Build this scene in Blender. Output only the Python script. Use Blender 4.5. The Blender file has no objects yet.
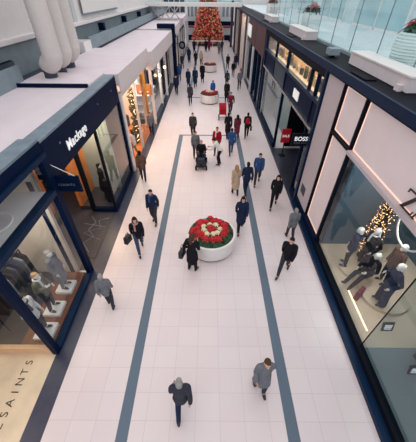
import bpy, bmesh, math, random
from mathutils import Vector, Matrix
random.seed(7)
S = bpy.context.scene
COL = S.collection
PI = math.pi

# ------------------------------------------------------------------ materials
def lin(c):
    return tuple((v/12.92 if v <= .04045 else ((v+.055)/1.055)**2.4) for v in c)
def rgb(r, g, b):
    return lin((r/255, g/255, b/255)) + (1.0,)
M = {}
def mat(name, c, rough=.6, metal=0., vary=.06, scale=6., spec=.5, emit=None, estr=0.):
    m = bpy.data.materials.new(name); m.use_nodes = True
    nt = m.node_tree; b = nt.nodes['Principled BSDF']
    b.inputs['Roughness'].default_value = rough
    b.inputs['Metallic'].default_value = metal
    b.inputs['Specular IOR Level'].default_value = spec
    tc = nt.nodes.new('ShaderNodeTexCoord')
    nz = nt.nodes.new('ShaderNodeTexNoise'); nz.inputs['Scale'].default_value = scale
    nz.inputs['Detail'].default_value = 3.
    nt.links.new(tc.outputs['Object'], nz.inputs['Vector'])
    rp = nt.nodes.new('ShaderNodeValToRGB')
    lo = tuple(v*(1-vary) for v in c[:3]) + (1,); hi = tuple(min(1, v*(1+vary)) for v in c[:3]) + (1,)
    rp.color_ramp.elements[0].position = .3; rp.color_ramp.elements[0].color = lo
    rp.color_ramp.elements[1].position = .7; rp.color_ramp.elements[1].color = hi
    nt.links.new(nz.outputs['Fac'], rp.inputs['Fac'])
    nt.links.new(rp.outputs['Color'], b.inputs['Base Color'])
    if emit:
        b.inputs['Emission Color'].default_value = emit
        b.inputs['Emission Strength'].default_value = estr
    M[name] = m
    return m
def glass(name, tint=(.93, .96, .97), ior=1.45):
    m = bpy.data.materials.new(name); m.use_nodes = True
    nt = m.node_tree; nt.nodes.clear()
    out = nt.nodes.new('ShaderNodeOutputMaterial'); mx = nt.nodes.new('ShaderNodeMixShader')
    tr = nt.nodes.new('ShaderNodeBsdfTransparent'); gl = nt.nodes.new('ShaderNodeBsdfGlossy')
    fr = nt.nodes.new('ShaderNodeFresnel'); fr.inputs['IOR'].default_value = ior
    tr.inputs['Color'].default_value = tint + (1,); gl.inputs['Roughness'].default_value = .02
    ge = nt.nodes.new('ShaderNodeNewGeometry'); mu = nt.nodes.new('ShaderNodeMath'); mu.operation = 'MULTIPLY_ADD'   # reflect on the outer face only
    iv = nt.nodes.new('ShaderNodeMath'); iv.operation = 'SUBTRACT'; iv.inputs[0].default_value = 1.
    nt.links.new(ge.outputs['Backfacing'], iv.inputs[1]); mu.inputs[2].default_value = 0.
    nt.links.new(fr.outputs[0], mu.inputs[0]); nt.links.new(iv.outputs[0], mu.inputs[1])
    nt.links.new(mu.outputs[0], mx.inputs[0]); nt.links.new(tr.outputs[0], mx.inputs[1])
    nt.links.new(gl.outputs[0], mx.inputs[2]); nt.links.new(mx.outputs[0], out.inputs[0])
    M[name] = m
    return m

mat('navy', rgb(5, 24, 54), .5, 0, .12, 6, .06)
mat('navy_metal', rgb(12, 38, 68), .4, .1, .1, 6, .14)
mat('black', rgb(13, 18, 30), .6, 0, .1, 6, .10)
mat('lip', rgb(122, 138, 150), .5, 0, .15, 3)
mat('roof', rgb(226, 214, 220), .8, 0, .04, 1.2)
mat('roof_face', rgb(222, 212, 214), .7, 0, .03)
mat('steel_band', rgb(132, 148, 156), .6, 0, .1, 2)
mat('steel_dark', rgb(58, 70, 84), .6, 0, .12, 2)
mat('white_wall', rgb(226, 222, 222), .8, 0, .04, 2)
mat('grey_wall', rgb(196, 198, 200), .8, 0, .05, 2)
mat('cool_wall', rgb(210, 222, 226), .7, 0, .05, 2)
mat('duct', rgb(218, 210, 206), .75, 0, .03, 9)
mat('white_gloss', rgb(236, 232, 230), .35, 0, .02)
mat('pot_white', rgb(232, 236, 234), .45, 0, .03)
mat('pillar', rgb(196, 186, 190), .6, 0, .02)
mat('wood', rgb(190, 118, 66), .5, 0, .2, 2)
mat('wood_floor', rgb(116, 68, 46), .45, 0, .25, 3)
mat('warm_wall', rgb(216, 178, 140), .7, 0, .08, 2)
mat('orange_wall', rgb(206, 132, 74), .7, 0, .15, 2)
mat('concrete', rgb(196, 184, 170), .7, 0, .06, 2)
mat('marble', rgb(222, 203, 176), .35, 0, .14, 1.4)
mat('dark_floor', rgb(46, 48, 60), .4, 0, .2, 4)
mat('stone_strip', rgb(56, 60, 80), .35, 0, .12, 5)
mat('teal_grey', rgb(74, 98, 112), .6, 0, .08, 1.5)
mat('teal_light', rgb(150, 164, 166), .6, 0, .06, 1.5)
mat('bay_floor', rgb(112, 126, 130), .6, 0, .06, 1.5)
mat('display_floor', rgb(206, 184, 158), .5, 0, .08, 1.5)
mat('brown_stone', rgb(84, 54, 56), .5, 0, .2, 3)
mat('brass', rgb(196, 146, 70), .35, .6, .1)
mat('skin', rgb(214, 170, 148), .6, 0, .05)
mat('mannequin', rgb(226, 214, 204), .4, 0, .02)
mat('gold_skin', rgb(150, 140, 130), .5, 0, .1)
for n, c in dict(hair_dark=(34, 28, 28), hair_brown=(84, 60, 48), hair_blond=(168, 132, 96), hair_grey=(150, 146, 146), hair_white=(232, 226, 220),
                 cloth_black=(24, 25, 32), cloth_navy=(30, 42, 70), cloth_blue=(48, 84, 138), cloth_bright=(40, 96, 176), cloth_grey=(112, 114, 122),
                 cloth_pale=(206, 204, 206), cloth_red=(164, 24, 44), cloth_maroon=(110, 42, 62), cloth_beige=(190, 168, 146), cloth_pink=(186, 140, 148),
                 denim=(58, 72, 100), charcoal=(54, 56, 66), cloth_teal=(52, 82, 98), cloth_olive=(96, 96, 84), cloth_brown=(104, 78, 68), cloth_white=(228, 226, 224)).items():
    mat(n, rgb(*c), .85, 0, .12, 14, .2)
mat('leather', rgb(26, 24, 30), .4); mat('eye', rgb(30, 26, 26), .2, 0, 0)
mat('leaf', rgb(44, 84, 52), .5, 0, .3, 20); mat('bract_red', rgb(196, 20, 40), .55, 0, .2, 20)
mat('bract_white', rgb(240, 226, 190), .55, 0, .06, 20); mat('bract_dark', rgb(124, 16, 44), .55, 0, .2, 20)
mat('soil', rgb(48, 38, 34), .9, 0, .3, 20)
mat('ball_red_haze', rgb(224, 92, 78), .3, .2, .1); mat('ball_gold', rgb(232, 180, 130), .3, .4, .1); mat('ball_dark', rgb(160, 50, 54), .3, .2, .1)  # red paled towards coral, distance haze put into the colour
mat('letter_white', rgb(244, 244, 244), .5, 0, 0, emit=rgb(255, 255, 255), estr=.25)
mat('letter_dim', rgb(110, 120, 136), .5, 0, 0); mat('letter_dark', rgb(40, 34, 40), .5, 0, 0)
mat('sign_red', rgb(206, 26, 50), .5, 0, .03); mat('sign_orange', rgb(220, 140, 90), .5, 0, .1)
mat('lamp_warm', rgb(255, 230, 190), .5, 0, 0, emit=rgb(255, 220, 170), estr=2.2)
mat('lamp_pink', rgb(255, 226, 212), .5, 0, 0, emit=rgb(255, 196, 172), estr=.5)
mat('lit_panel', rgb(226, 214, 217), .6, 0, .03, 1.2, emit=rgb(255, 224, 214), estr=.06)
mat('fairy', rgb(255, 220, 160), .5, 0, 0, emit=rgb(255, 196, 140), estr=2.2)
mat('lamp_white', rgb(255, 250, 244), .5, 0, 0, emit=rgb(255, 250, 244), estr=1.5)
mat('twig', rgb(60, 46, 40), .7)
mat('pine', rgb(104, 70, 54), .8, 0, .3, 20)
mat('chrome', rgb(190, 194, 198), .2, .9, .02)
glass('glass'); mat('glass_pale', rgb(176, 204, 210), .15, 0, .1, .6); glass('glass_cool', (.90, .965, .97)); glass('glass_dim', (.62, .70, .72)); glass('glass_smoke', (.70, .78, .80), 1.75); glass('glass_mirror', (.80, .86, .86), 2.1)

def floor_material():
    m = bpy.data.materials.new('mall_tiles'); m.use_nodes = True
    nt = m.node_tree; b = nt.nodes['Principled BSDF']; L = nt.links.new
    tc = nt.nodes.new('ShaderNodeTexCoord'); sp = nt.nodes.new('ShaderNodeSeparateXYZ'); L(tc.outputs['Object'], sp.inputs[0])
    def mth(op, a, bb=None, c=None):
        n = nt.nodes.new('ShaderNodeMath'); n.operation = op
        for i, v in enumerate((a, bb, c)):
            if v is None: continue
            if isinstance(v, (int, float)): n.inputs[i].default_value = v
            else: L(v, n.inputs[i])
        return n.outputs[0]
    X, Y = sp.outputs[0], sp.outputs[1]
    def inside(v, lo, hi):
        return mth('MULTIPLY', mth('GREATER_THAN', v, lo), mth('LESS_THAN', v, hi))
    def joint(v, off):
        f = mth('FRACT', mth('DIVIDE', mth('ADD', v, 60-off), .6))
        return mth('LESS_THAN', mth('ABSOLUTE', mth('SUBTRACT', f, .5)), .5-.010)
    tile = mth('MULTIPLY', joint(X, -.27), joint(Y, 1.75))       # 1 on a tile, 0 in a joint
    st = mth('ADD', inside(X, -2.11, -1.83), inside(X, 1.90, 2.19))
    st = mth('MULTIPLY', st, mth('ADD', mth('LESS_THAN', Y, 18.62), mth('GREATER_THAN', Y, 27.4)))
    cr = mth('MULTIPLY', inside(X, -2.11, 2.19), mth('ADD', inside(Y, 18.5, 18.68), inside(Y, 27.35, 27.6)))
    band = mth('MINIMUM', mth('ADD', st, cr), 1.)
    cellx = mth('FLOOR', mth('DIVIDE', mth('ADD', X, 60.27), .6)); celly = mth('FLOOR', mth('DIVIDE', mth('ADD', Y, 58.25), .6))
    cv = nt.nodes.new('ShaderNodeCombineXYZ'); L(cellx, cv.inputs[0]); L(celly, cv.inputs[1])
    wn = nt.nodes.new('ShaderNodeTexWhiteNoise'); L(cv.outputs[0], wn.inputs['Vector'])
    nz = nt.nodes.new('ShaderNodeTexNoise'); nz.inputs['Scale'].default_value = 1.3; L(tc.outputs['Object'], nz.inputs['Vector'])
    fac = mth('ADD', mth('MULTIPLY', wn.outputs['Value'], .5), mth('MULTIPLY', nz.outputs['Fac'], .5))
    def mix(f, a, bb):
        n = nt.nodes.new('ShaderNodeMix'); n.data_type = 'RGBA'
        L(f, n.inputs['Factor'])
        for k, v in ((6, a), (7, bb)):
            if isinstance(v, tuple): n.inputs[k].default_value = v
            else: L(v, n.inputs[k])
        return n.outputs[2]
    base = mix(fac, rgb(222, 208, 211), rgb(229, 217, 219))
    t = mix(tile, rgb(208, 194, 197), base)
    bandc = mix(nz.outputs['Fac'], rgb(80, 98, 117), rgb(96, 112, 128))
    L(mix(band, t, bandc), b.inputs['Base Color'])
    b.inputs['Roughness'].default_value = .34
    M['floor'] = m
floor_material()

# ------------------------------------------------------------------ mesh builder
def frame(axis):
    axis = axis.normalized()
    h = Vector((0, 0, 1)) if abs(axis.z) < .9 else Vector((0, 1, 0))
    u = axis.cross(h).normalized(); return u, axis.cross(u)
class MB:
    def __init__(s): s.bm = bmesh.new()
    def box(s, x0, x1, y0, y1, z0, z1):
        v = [s.bm.verts.new((x, y, z)) for z in (z0, z1) for y in (y0, y1) for x in (x0, x1)]
        for f in ((0, 2, 3, 1), (4, 5, 7, 6), (0, 1, 5, 4), (2, 6, 7, 3), (0, 4, 6, 2), (1, 3, 7, 5)):
            s.bm.faces.new([v[i] for i in f])
        return s
    def obox(s, c, u, v, w):                      # oriented box: centre and three half vectors
        c, u, v, w = map(Vector, (c, u, v, w))
        q = [s.bm.verts.new(c + a*u + b*v + d*w) for d in (-1, 1) for b in (-1, 1) for a in (-1, 1)]
        for f in ((0, 2, 3, 1), (4, 5, 7, 6), (0, 1, 5, 4), (2, 6, 7, 3), (0, 4, 6, 2), (1, 3, 7, 5)):
            s.bm.faces.new([q[i] for i in f])
        return s
    def prism(s, poly, o, u, v, w):               # 2-D polygon in (u,v) extruded along w
        o, u, v, w = map(Vector, (o, u, v, w))
        a = [s.bm.verts.new(o + u*p[0] + v*p[1]) for p in poly]; b = [s.bm.verts.new(o + u*p[0] + v*p[1] + w) for p in poly]
        n = len(poly)
        s.bm.faces.new(a[::-1]); s.bm.faces.new(b)
        for i in range(n): s.bm.faces.new((a[i], a[(i+1) % n], b[(i+1) % n], b[i]))
        return s
    def tube(s, pts, rad, seg=10, caps=True):
        pts = [Vector(p) for p in pts]
        if isinstance(rad, (int, float)): rad = [rad]*len(pts)
        P, R, T = [], [], []
        n = len(pts)
        tang = [(pts[min(i+1, n-1)] - pts[max(i-1, 0)]).normalized() for i in range(n)]
        if caps:
            for a in (80, 45): P.append(pts[0] - tang[0]*rad[0]*math.sin(math.radians(a))); R.append(rad[0]*math.cos(math.radians(a))); T.append(tang[0])
        for i in range(n): P.append(pts[i]); R.append(rad[i]); T.append(tang[i])
        if caps:
            for a in (45, 80): P.append(pts[-1] + tang[-1]*rad[-1]*math.sin(math.radians(a))); R.append(rad[-1]*math.cos(math.radians(a))); T.append(tang[-1])
        u = None; rings = []
        for p, r, t in zip(P, R, T):
            u = frame(t)[0] if u is None else (u - t*u.dot(t)).normalized()
            w = t.cross(u)
            rings.append([s.bm.verts.new(p + (u*math.cos(2*PI*k/seg) + w*math.sin(2*PI*k/seg))*r) for k in range(seg)])
        for a, b in zip(rings, rings[1:]):
            for k in range(seg): s.bm.faces.new((a[k], a[(k+1) % seg], b[(k+1) % seg], b[k]))
        s.bm.faces.new(rings[0][::-1]); s.bm.faces.new(rings[-1])
        return s
    def cyl(s, p0, p1, r0, r1=None, seg=16): return s.tube([p0, p1], [r0, r0 if r1 is None else r1], seg, False)
    def lathe(s, prof, c, seg=32):
        c = Vector(c); rings = []
        for r, z in prof:
            rings.append([s.bm.verts.new(c + Vector((r*math.cos(2*PI*k/seg), r*math.sin(2*PI*k/seg), z))) for k in range(seg)] if r > 1e-6 else [s.bm.verts.new(c + Vector((0, 0, z)))])
        for a, b in zip(rings, rings[1:]):
            for k in range(seg):
                k2 = (k+1) % seg
                if len(a) == 1 and len(b) == 1: continue
                if len(a) == 1: s.bm.faces.new((a[0], b[k2], b[k]))
                elif len(b) == 1: s.bm.faces.new((a[k], a[k2], b[0]))
                else: s.bm.faces.new((a[k], a[k2], b[k2], b[k]))
        return s
    def ell(s, c, r, rot=None, seg=14, rings=9):
        mtx = Matrix.Translation(Vector(c)) @ (rot.to_4x4() if rot else Matrix.Identity(4)) @ Matrix.Diagonal((r[0], r[1], r[2], 1))
        bmesh.ops.create_uvsphere(s.bm, u_segments=seg, v_segments=rings, radius=1, matrix=mtx); return s
    def ico(s, c, r, sub=1):
        bmesh.ops.create_icosphere(s.bm, subdivisions=sub, radius=r, matrix=Matrix.Translation(Vector(c))); return s
    def mesh(s, name, off=(0, 0, 0), smooth=False):
        bmesh.ops.recalc_face_normals(s.bm, faces=s.bm.faces)
        bmesh.ops.translate(s.bm, verts=s.bm.verts, vec=-Vector(off))
        me = bpy.data.meshes.new(name); s.bm.to_mesh(me); s.bm.free()
        if smooth:
            for p in me.polygons: p.use_smooth = True
            try: me.set_sharp_from_angle(angle=math.radians(40))
            except Exception: pass
        return me
    def build(s, name, m, parent=None, smooth=False, loc=None):
        off = OFF.get(parent.name, (0, 0, 0)) if parent else (loc or (0, 0, 0))
        me = s.mesh(name, off, smooth); me.materials.append(M[m] if isinstance(m, str) else m)
        o = bpy.data.objects.new(name, me); COL.objects.link(o)
        if parent: o.parent = parent; OFF[o.name] = off
        else: o.location = off; OFF[o.name] = off
        return o
OFF = {}
def thing(name, label, cat, loc=(0, 0, 0), group=None):
    o = bpy.data.objects.new(name, None); COL.objects.link(o); o.empty_display_size = .2
    o.location = loc; o['label'] = label; o['category'] = cat
    if group: o['group'] = group
    OFF[o.name] = tuple(loc); return o
def tag(o, label, cat, group=None):
    o['label'] = label; o['category'] = cat
    if group: o['group'] = group
    return o
def struct(o, label=None):
    o['kind'] = 'structure'
    if label: o['label'] = label
    return o
def sbox(name, m, *b): return struct(MB().box(*b).build(name, m))
def text(name, s, size, org, xd, yd, depth, m, parent, bold=0., align='LEFT', space=1.):
    cu = bpy.data.curves.new(name, 'FONT'); cu.body = s; cu.size = size; cu.extrude = depth; cu.offset = bold; cu.align_x = align; cu.space_character = space
    to = bpy.data.objects.new('t', cu); COL.objects.link(to)
    bpy.context.view_layer.update()
    me = bpy.data.meshes.new_from_object(to.evaluated_get(bpy.context.evaluated_depsgraph_get()))
    bpy.data.objects.remove(to)
    xd, yd = Vector(xd), Vector(yd); zd = xd.cross(yd); off = Vector(OFF.get(parent.name, (0, 0, 0))) if parent else Vector((0, 0, 0))
    mtx = Matrix((xd, yd, zd)).transposed().to_4x4(); mtx.translation = Vector(org) - off
    me.transform(mtx); me.materials.clear(); me.materials.append(M[m]); me.name = name
    o = bpy.data.objects.new(name, me); COL.objects.link(o)
    if parent: o.parent = parent; OFF[o.name] = tuple(off)
    return o
def copy_tree(o, parent=None):
    c = o.copy(); COL.objects.link(c)
    if parent: c.parent = parent
    for ch in [x for x in o.children]: copy_tree(ch, c)
    return c
def area(name, loc, size, sy, power, color, rot=(0, 0, 0)):
    d = bpy.data.lights.new(name, 'AREA'); d.shape = 'RECTANGLE'; d.size = size; d.size_y = sy; d.energy = power; d.color = color
    o = bpy.data.objects.new(name, d); COL.objects.link(o); o.location = loc; o.rotation_euler = rot; return o
def spot(name, loc, power, color, angle=90, tgt=None, r=.06):
    d = bpy.data.lights.new(name, 'SPOT'); d.energy = power; d.color = color; d.spot_size = math.radians(angle); d.spot_blend = .7; d.shadow_soft_size = r
    o = bpy.data.objects.new(name, d); COL.objects.link(o); o.location = loc
    if tgt: o.rotation_euler = (Vector(tgt)-Vector(loc)).to_track_quat('-Z', 'Y').to_euler()
    return o

# ------------------------------------------------------------------ setting
XL, XR = -4.3, 4.3
fl = MB(); fl.box(-14, 12, -3, 86, -.2, 0); struct(fl.build('floor', 'floor'))
sbox('trim_1', 'stone_strip', XL, -3.82, -3, 60, 0, .004)                        # dark stone border at the left shops
ms = MB(); ms.box(-9, XL, -3, 3.28, 0, .004); struct(ms.build('trim_2', 'marble'))   # shop threshold
sbox('trim_3', 'dark_floor', -9, XL, 6.3, 13.35, 0, .004)
sbox('trim_4', 'stone_strip', 4.05, 4.35, 10.7, 60, 0, .005)
# left low roofs and walls behind
sbox('roof', 'roof', -7.55, -4.72, -3, 11.4, 4.6, 4.96)
r2 = sbox('roof', 'roof', -7.55, -4.16, 13.42, 20.6, 4.5, 5.0)
r2b = sbox('roof', 'roof', -7.55, -4.72, 11.4, 13.42, 4.6, 5.06)
r3 = sbox('roof', 'roof', -7.55, -3.9, 20.6, 33, 4.0, 4.8)
r4 = sbox('roof', 'roof', -7.55, -3.9, 33.9, 60, 4.0, 4.8)
sbox('trim_5', 'navy', -7.5, -4.74, 11.32, 11.4, 4.96, 5.10)
sbox('trim_6', 'roof_face', -4.16, -4.1, 13.42, 20.6, 4.2, 5.02)
sbox('trim_7', 'roof_face', -3.9, -3.82, 20.6, 33, 3.75, 4.82)
sbox('trim_8', 'roof_face', -4.3, -3.82, 20.52, 20.6, 3.75, 4.82)
sbox('trim_9', 'steel_band', -7.62, -7.5, -3, 11.9, 4.96, 5.62)
sbox('trim_10', 'steel_band', -7.62, -7.5, 20.2, 62, 4.96, 5.62)
sbox('trim_11', 'steel_band', -8.4, -8.3, -3, 62, 4.9, 6.2)
sbox('trim_12', 'steel_dark', -7.9, -7.8, -3, 12.2, 5.3, 5.72)
sbox('trim_13', 'steel_dark', -8.3, -7.62, -3, 62, 4.7, 4.95)
sbox('wall_left', 'white_wall', -8.75, -8.3, -3, 62, 6.1, 11)
sbox('trim_14', 'white_wall', -8.3, -7.95, -3, 62, 6.2, 6.36)
sbox('trim_15', 'white_gloss', -8.3, -7.5, 19.0, 20.2, 4.95, 5.5)
for i, y in enumerate((24.6, 31.5, 38.5)): 
    struct(MB().box(-8.3, -7.9, y, y+.4, 5.55, 6.0).build('trim_%d' % (16+i), 'navy'))
for i, y in enumerate((16.2, 17.2, 18.2, 19.2, 20.2)):
    struct(MB().box(-8.3, -8.18, y, y+.5, 6.36, 11).build('trim_%d' % (20+i), 'grey_wall'))
# left shop interiors: back wall and dividers
sbox('wall_back_left', 'warm_wall', -9.4, -9.2, -3, 60, 0, 4.5)
sbox('wall_divider_left', 'concrete', -9.2, -4.75, 6.22, 6.34, 0, 4.6)
sbox('wall_divider_left', 'orange_wall', -9.2, -4.36, 13.30, 13.42, 0, 4.5)
sbox('wall_divider_left', 'white_wall', -9.2, -5.6, 20.5, 20.6, 0, 4.5)
sbox('wall_divider_left', 'white_wall', -9.2, -4.4, 33, 33.1, 0, 4.0)
# right shell
sbox('wall_back_right', 'teal_grey', 7.7, 7.85, -3, 9.2, 0, 5.8)
sbox('wall_back_right', 'grey_wall', 8.4, 8.6, 9.35, 62, 0, 5.8)
sbox('wall_divider_right', 'teal_grey', 4.62, 7.7, 7.62, 7.74, .16, 4.2)
sbox('wall_divider_right', 'grey_wall', 4.42, 8.4, 9.25, 9.35, 0, 5.8)
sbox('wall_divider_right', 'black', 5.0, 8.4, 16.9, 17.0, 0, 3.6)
sbox('wall_divider_right', 'grey_wall', 4.5, 8.4, 24.1, 24.2, 0, 5.8)
# upper gallery on the right
gal = sbox('balcony_floor', 'black', 4.2, 10.6, -3, 60, 5.86, 6.02)
sbox('trim_28', 'cool_wall', 5.47, 10.4, -3, 60, 6.02, 6.05)
sbox('trim_26', 'navy_metal', 4.12, 4.2, -3, 60, 5.80, 6.04)
sbox('wall_right_upper', 'cool_wall', 10.4, 10.6, -3, 60, 6.02, 11)
sbox('trim_27', 'brown_stone', 10.3, 10.4, -3, 24, 9.0, 9.6)
for i, (y0, y1) in enumerate(((1, 8), (9, 16), (17.5, 24), (26, 32), (34, 44))):
    w = thing('gallery_shop_window', ['pale green upper gallery shop window at the right edge of the view', 'pale upper gallery shop window behind the ribbed white pots', 'upper gallery shop window farther along past the middle pot', 'small distant upper gallery window above the brown stone fascia', 'farthest upper gallery window near the bridge'][i], 'window', (10.3, y0, 6.05))
    MB().box(10.33, 10.37, y0, y1, 6.2, 8.8).build('glass_pane', 'glass_pale', w)
    f = MB()
    for q in (y0, (y0+y1)/2, y1): f.box(10.28, 10.4, q-.05, q+.05, 6.05, 8.9)
    f.box(10.28, 10.4, y0, y1, 8.8, 8.9).box(10.28, 10.4, y0, y1, 6.05, 6.2); f.build('window_frame', 'white_gloss', w)

# ------------------------------------------------------------------ left: clothing shop with marble entrance (near)
a = thing('shop_front', 'navy framed shop front with glazed display corner over beige marble entrance', 'shop front', (-4.3, 3.35, 0))
P_ = lambda n, *b, m='navy', p=a: MB().box(*b).build(n, m, p)
P_('frame_post', -4.38, -4.22, 3.28, 3.44, 0, 4.6); P_('frame_post', -4.38, -4.22, 6.1, 6.34, 0, 4.6)
P_('frame_post', -6.3, -6.16, 3.3, 3.42, .3, 4.6); P_('frame_post', -5.0, -4.86, 6.2, 6.34, 0, 3.9)
P_('head_beam', -4.42, -4.2, 3.44, 6.1, 3.56, 3.72, m='navy_metal'); P_('head_beam', -4.42, -4.2, -3, 3.28, 3.56, 3.72, m='navy_metal')
P_('head_beam', -6.16, -4.38, 3.3, 3.42, 3.56, 3.72)
P_('transom_beam', -4.42, -4.2, -3, 6.34, 4.6, 4.72, m='navy_metal')
P_('sill', -4.40, -4.2, 3.44, 6.1, 0, .14, m='navy_metal')
P_('sill', -6.16, -4.38, 3.3, 3.42, 0, .3, m='warm_wall')
P_('glass_pane', -4.315, -4.3, 3.44, 6.1, .14, 3.56, m='glass'); P_('glass_pane', -6.16, -4.38, 3.35, 3.365, .3, 3.56, m='glass')
P_('transom_pane', -4.315, -4.3, 3.44, 6.1, 3.72, 4.6, m='glass'); P_('transom_pane', -4.315, -4.3, -3, 3.28, 3.72, 4.6, m='glass')
P_('fascia', -4.72, -4.26, -3, 6.36, 4.72, 5.0); P_('fascia_cap', -4.76, -4.28, -3, 6.36, 5.0, 5.06, m='lip')
lid = P_('display_ceiling', -6.9, -4.42, 3.44, 6.1, 3.6, 3.66, m='white_wall')
t = MB(); ring = [(-5.1+.42*math.cos(q*PI/16), 4.72+.42*math.sin(q*PI/16), 3.68) for q in range(33)]; t.tube(ring, .03, 6, False); t.build('lid_ring', 'white_gloss', lid, True)  # plain white ring on the display lid
P_('display_floor', -5.35, -4.42, 3.44, 6.1, 0.01, .16, m='wood_floor'); P_('display_floor', -6.6, -5.35, 3.44, 6.1, 0.01, .16, m='dark_floor')
for i, ch in enumerate('ALLSAINTS'): text('floor_letter', ch, .27, (-4.86, 1.12+.242*i, .006), (0, 1, 0), (-1, 0, 0), .002, 'letter_dark', a, 0, 'CENTER')
# shop door leaf inside the entrance
d = thing('glass_door', 'dark red-brown framed door standing open inside the marble entrance', 'door', (-6.3, 2.2, 0))
dp = P_('door_panel', -6.34, -6.28, 1.9, 3.1, .04, 2.6, m='brown_stone', p=d); P_('handle', -6.26, -6.22, 2.0, 2.04, .9, 1.5, m='chrome', p=dp)
# blade sign
b = thing('blade_sign', 'dark hanging blade sign on wires between the two left shops', 'sign', (-4.2, 6.2, 3.45))
P_('sign_board', -4.5, -3.62, 6.40, 6.46, 3.46, 3.97, p=b)
w = MB(); w.tube([(-4.35, 6.43, 4.36), (-3.72, 6.43, 3.97)], .012, 6); w.build('stay_wire', 'chrome', b)
P_('bracket', -4.6, -4.4, 6.40, 6.46, 3.9, 4.0, m='black', p=b)
text('lettering', 'ALLSAINTS', .11, (-4.09, 6.395, 3.66), (1, 0, 0), (0, 0, 1), .003, 'letter_dim', b, 0, 'CENTER', 1.2)
# display furniture
rack = thing('clothes_rail', 'black clothes rail hung with dark jackets behind the display mannequins', 'clothes rail', (-5.9, 4.8, .16))
rr = MB()
for y in (3.9, 5.7): rr.tube([(-5.9, y, .16), (-5.9, y, 1.75)], .02, 8)
rr.tube([(-5.9, 3.9, 1.75), (-5.9, 5.7, 1.75)], .02, 8); rr.build('rail_frame', 'black', rack)
for k in range(9):
    y = 4.02 + k*.19
    g = tag(MB().prism([(-.06, 1.72), (.06, 1.72), (.24, 1.6), (.27, .8), (-.27, .8), (-.24, 1.6)], (-5.9, y, 0), (1, 0, 0), (0, 0, 1), (0, .07, 0)).build('jacket', ['cloth_black', 'charcoal', 'cloth_navy', 'cloth_grey'][k % 4]), 'dark jacket hanging on the black rail in the left display window', 'jacket', 'jackets on the rail')

# ------------------------------------------------------------------ left: Mackage
k = thing('shop_front', 'black shop front with white raised lettering and wood panelled window', 'shop front', (-4.3, 9.8, 0))
P_('fascia', -4.72, -4.26, 6.38, 13.36, 3.86, 4.94, p=k, m='navy'); P_('fascia_cap', -4.73, -4.26, 6.38, 13.36, 4.94, 5.0, m='lip', p=k)
for q in (7.2, 10.6, 12.4):
    P_('wall_light', -4.26, -4.23, q, q+.05, 4.55, 4.6, m='letter_dim', p=k)
P_('frame_post', -4.4, -4.24, 13.16, 13.36, 0, 3.86, p=k); P_('frame_post', -4.36, -4.26, 9.80, 9.90, .2, 3.86, p=k, m='black')
P_('frame_post', -5.42, -5.26, 9.78, 9.94, 0, 3.86, p=k, m='black')
P_('sill', -4.42, -4.24, 9.76, 13.16, 0, .2, p=k); P_('sill', -5.26, -4.42, 9.76, 9.92, 0, .2, p=k)
P_('glass_pane', -4.315, -4.3, 9.9, 13.16, .2, 3.86, m='glass_mirror', p=k); P_('glass_pane', -5.26, -4.36, 9.83, 9.845, .2, 3.86, m='glass', p=k)
P_('display_floor', -6.0, -4.42, 9.94, 13.16, .01, .2, m='dark_floor', p=k)
P_('wood_panel', -6.0, -5.85, 9.94, 13.2, .2, 3.8, m='wood', p=k)
P_('wood_panel', -5.85, -4.46, 11.55, 11.65, .2, 3.8, m='teal_light', p=k)
P_('entrance_panel', -7.2, -7.1, 6.4, 9.7, 0, 3.8, m='wood', p=k)
text('lettering', 'Mackage', .42, (-4.25, 7.55, 4.17), (0, 1, 0), (0, 0, 1), .012, 'letter_white', k, .004, 'LEFT', 1.12)
mt = thing('door_mat', 'dark mat with white scribbled line pattern at the black shop entrance', 'mat', (-4.9, 8.5, .004))
MB().box(-5.6, -4.36, 6.9, 9.6, .005, .02).build('mat_base', 'dark_floor', mt)
sc = MB(); 
for pts in ([(-5.3, 9.4), (-5.0, 9.0), (-5.15, 8.5), (-4.8, 8.1), (-5.1, 7.7), (-4.7, 7.2)], [(-4.5, 9.3), (-4.9, 9.1), (-4.65, 8.6), (-5.3, 8.3), (-4.5, 7.9)], [(-5.45, 8.9), (-4.5, 8.7)]):
    sc.tube([(x, y, .022) for x, y in pts], .016, 5)
sc.build('scribble_pattern', 'letter_dim', mt)

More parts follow.
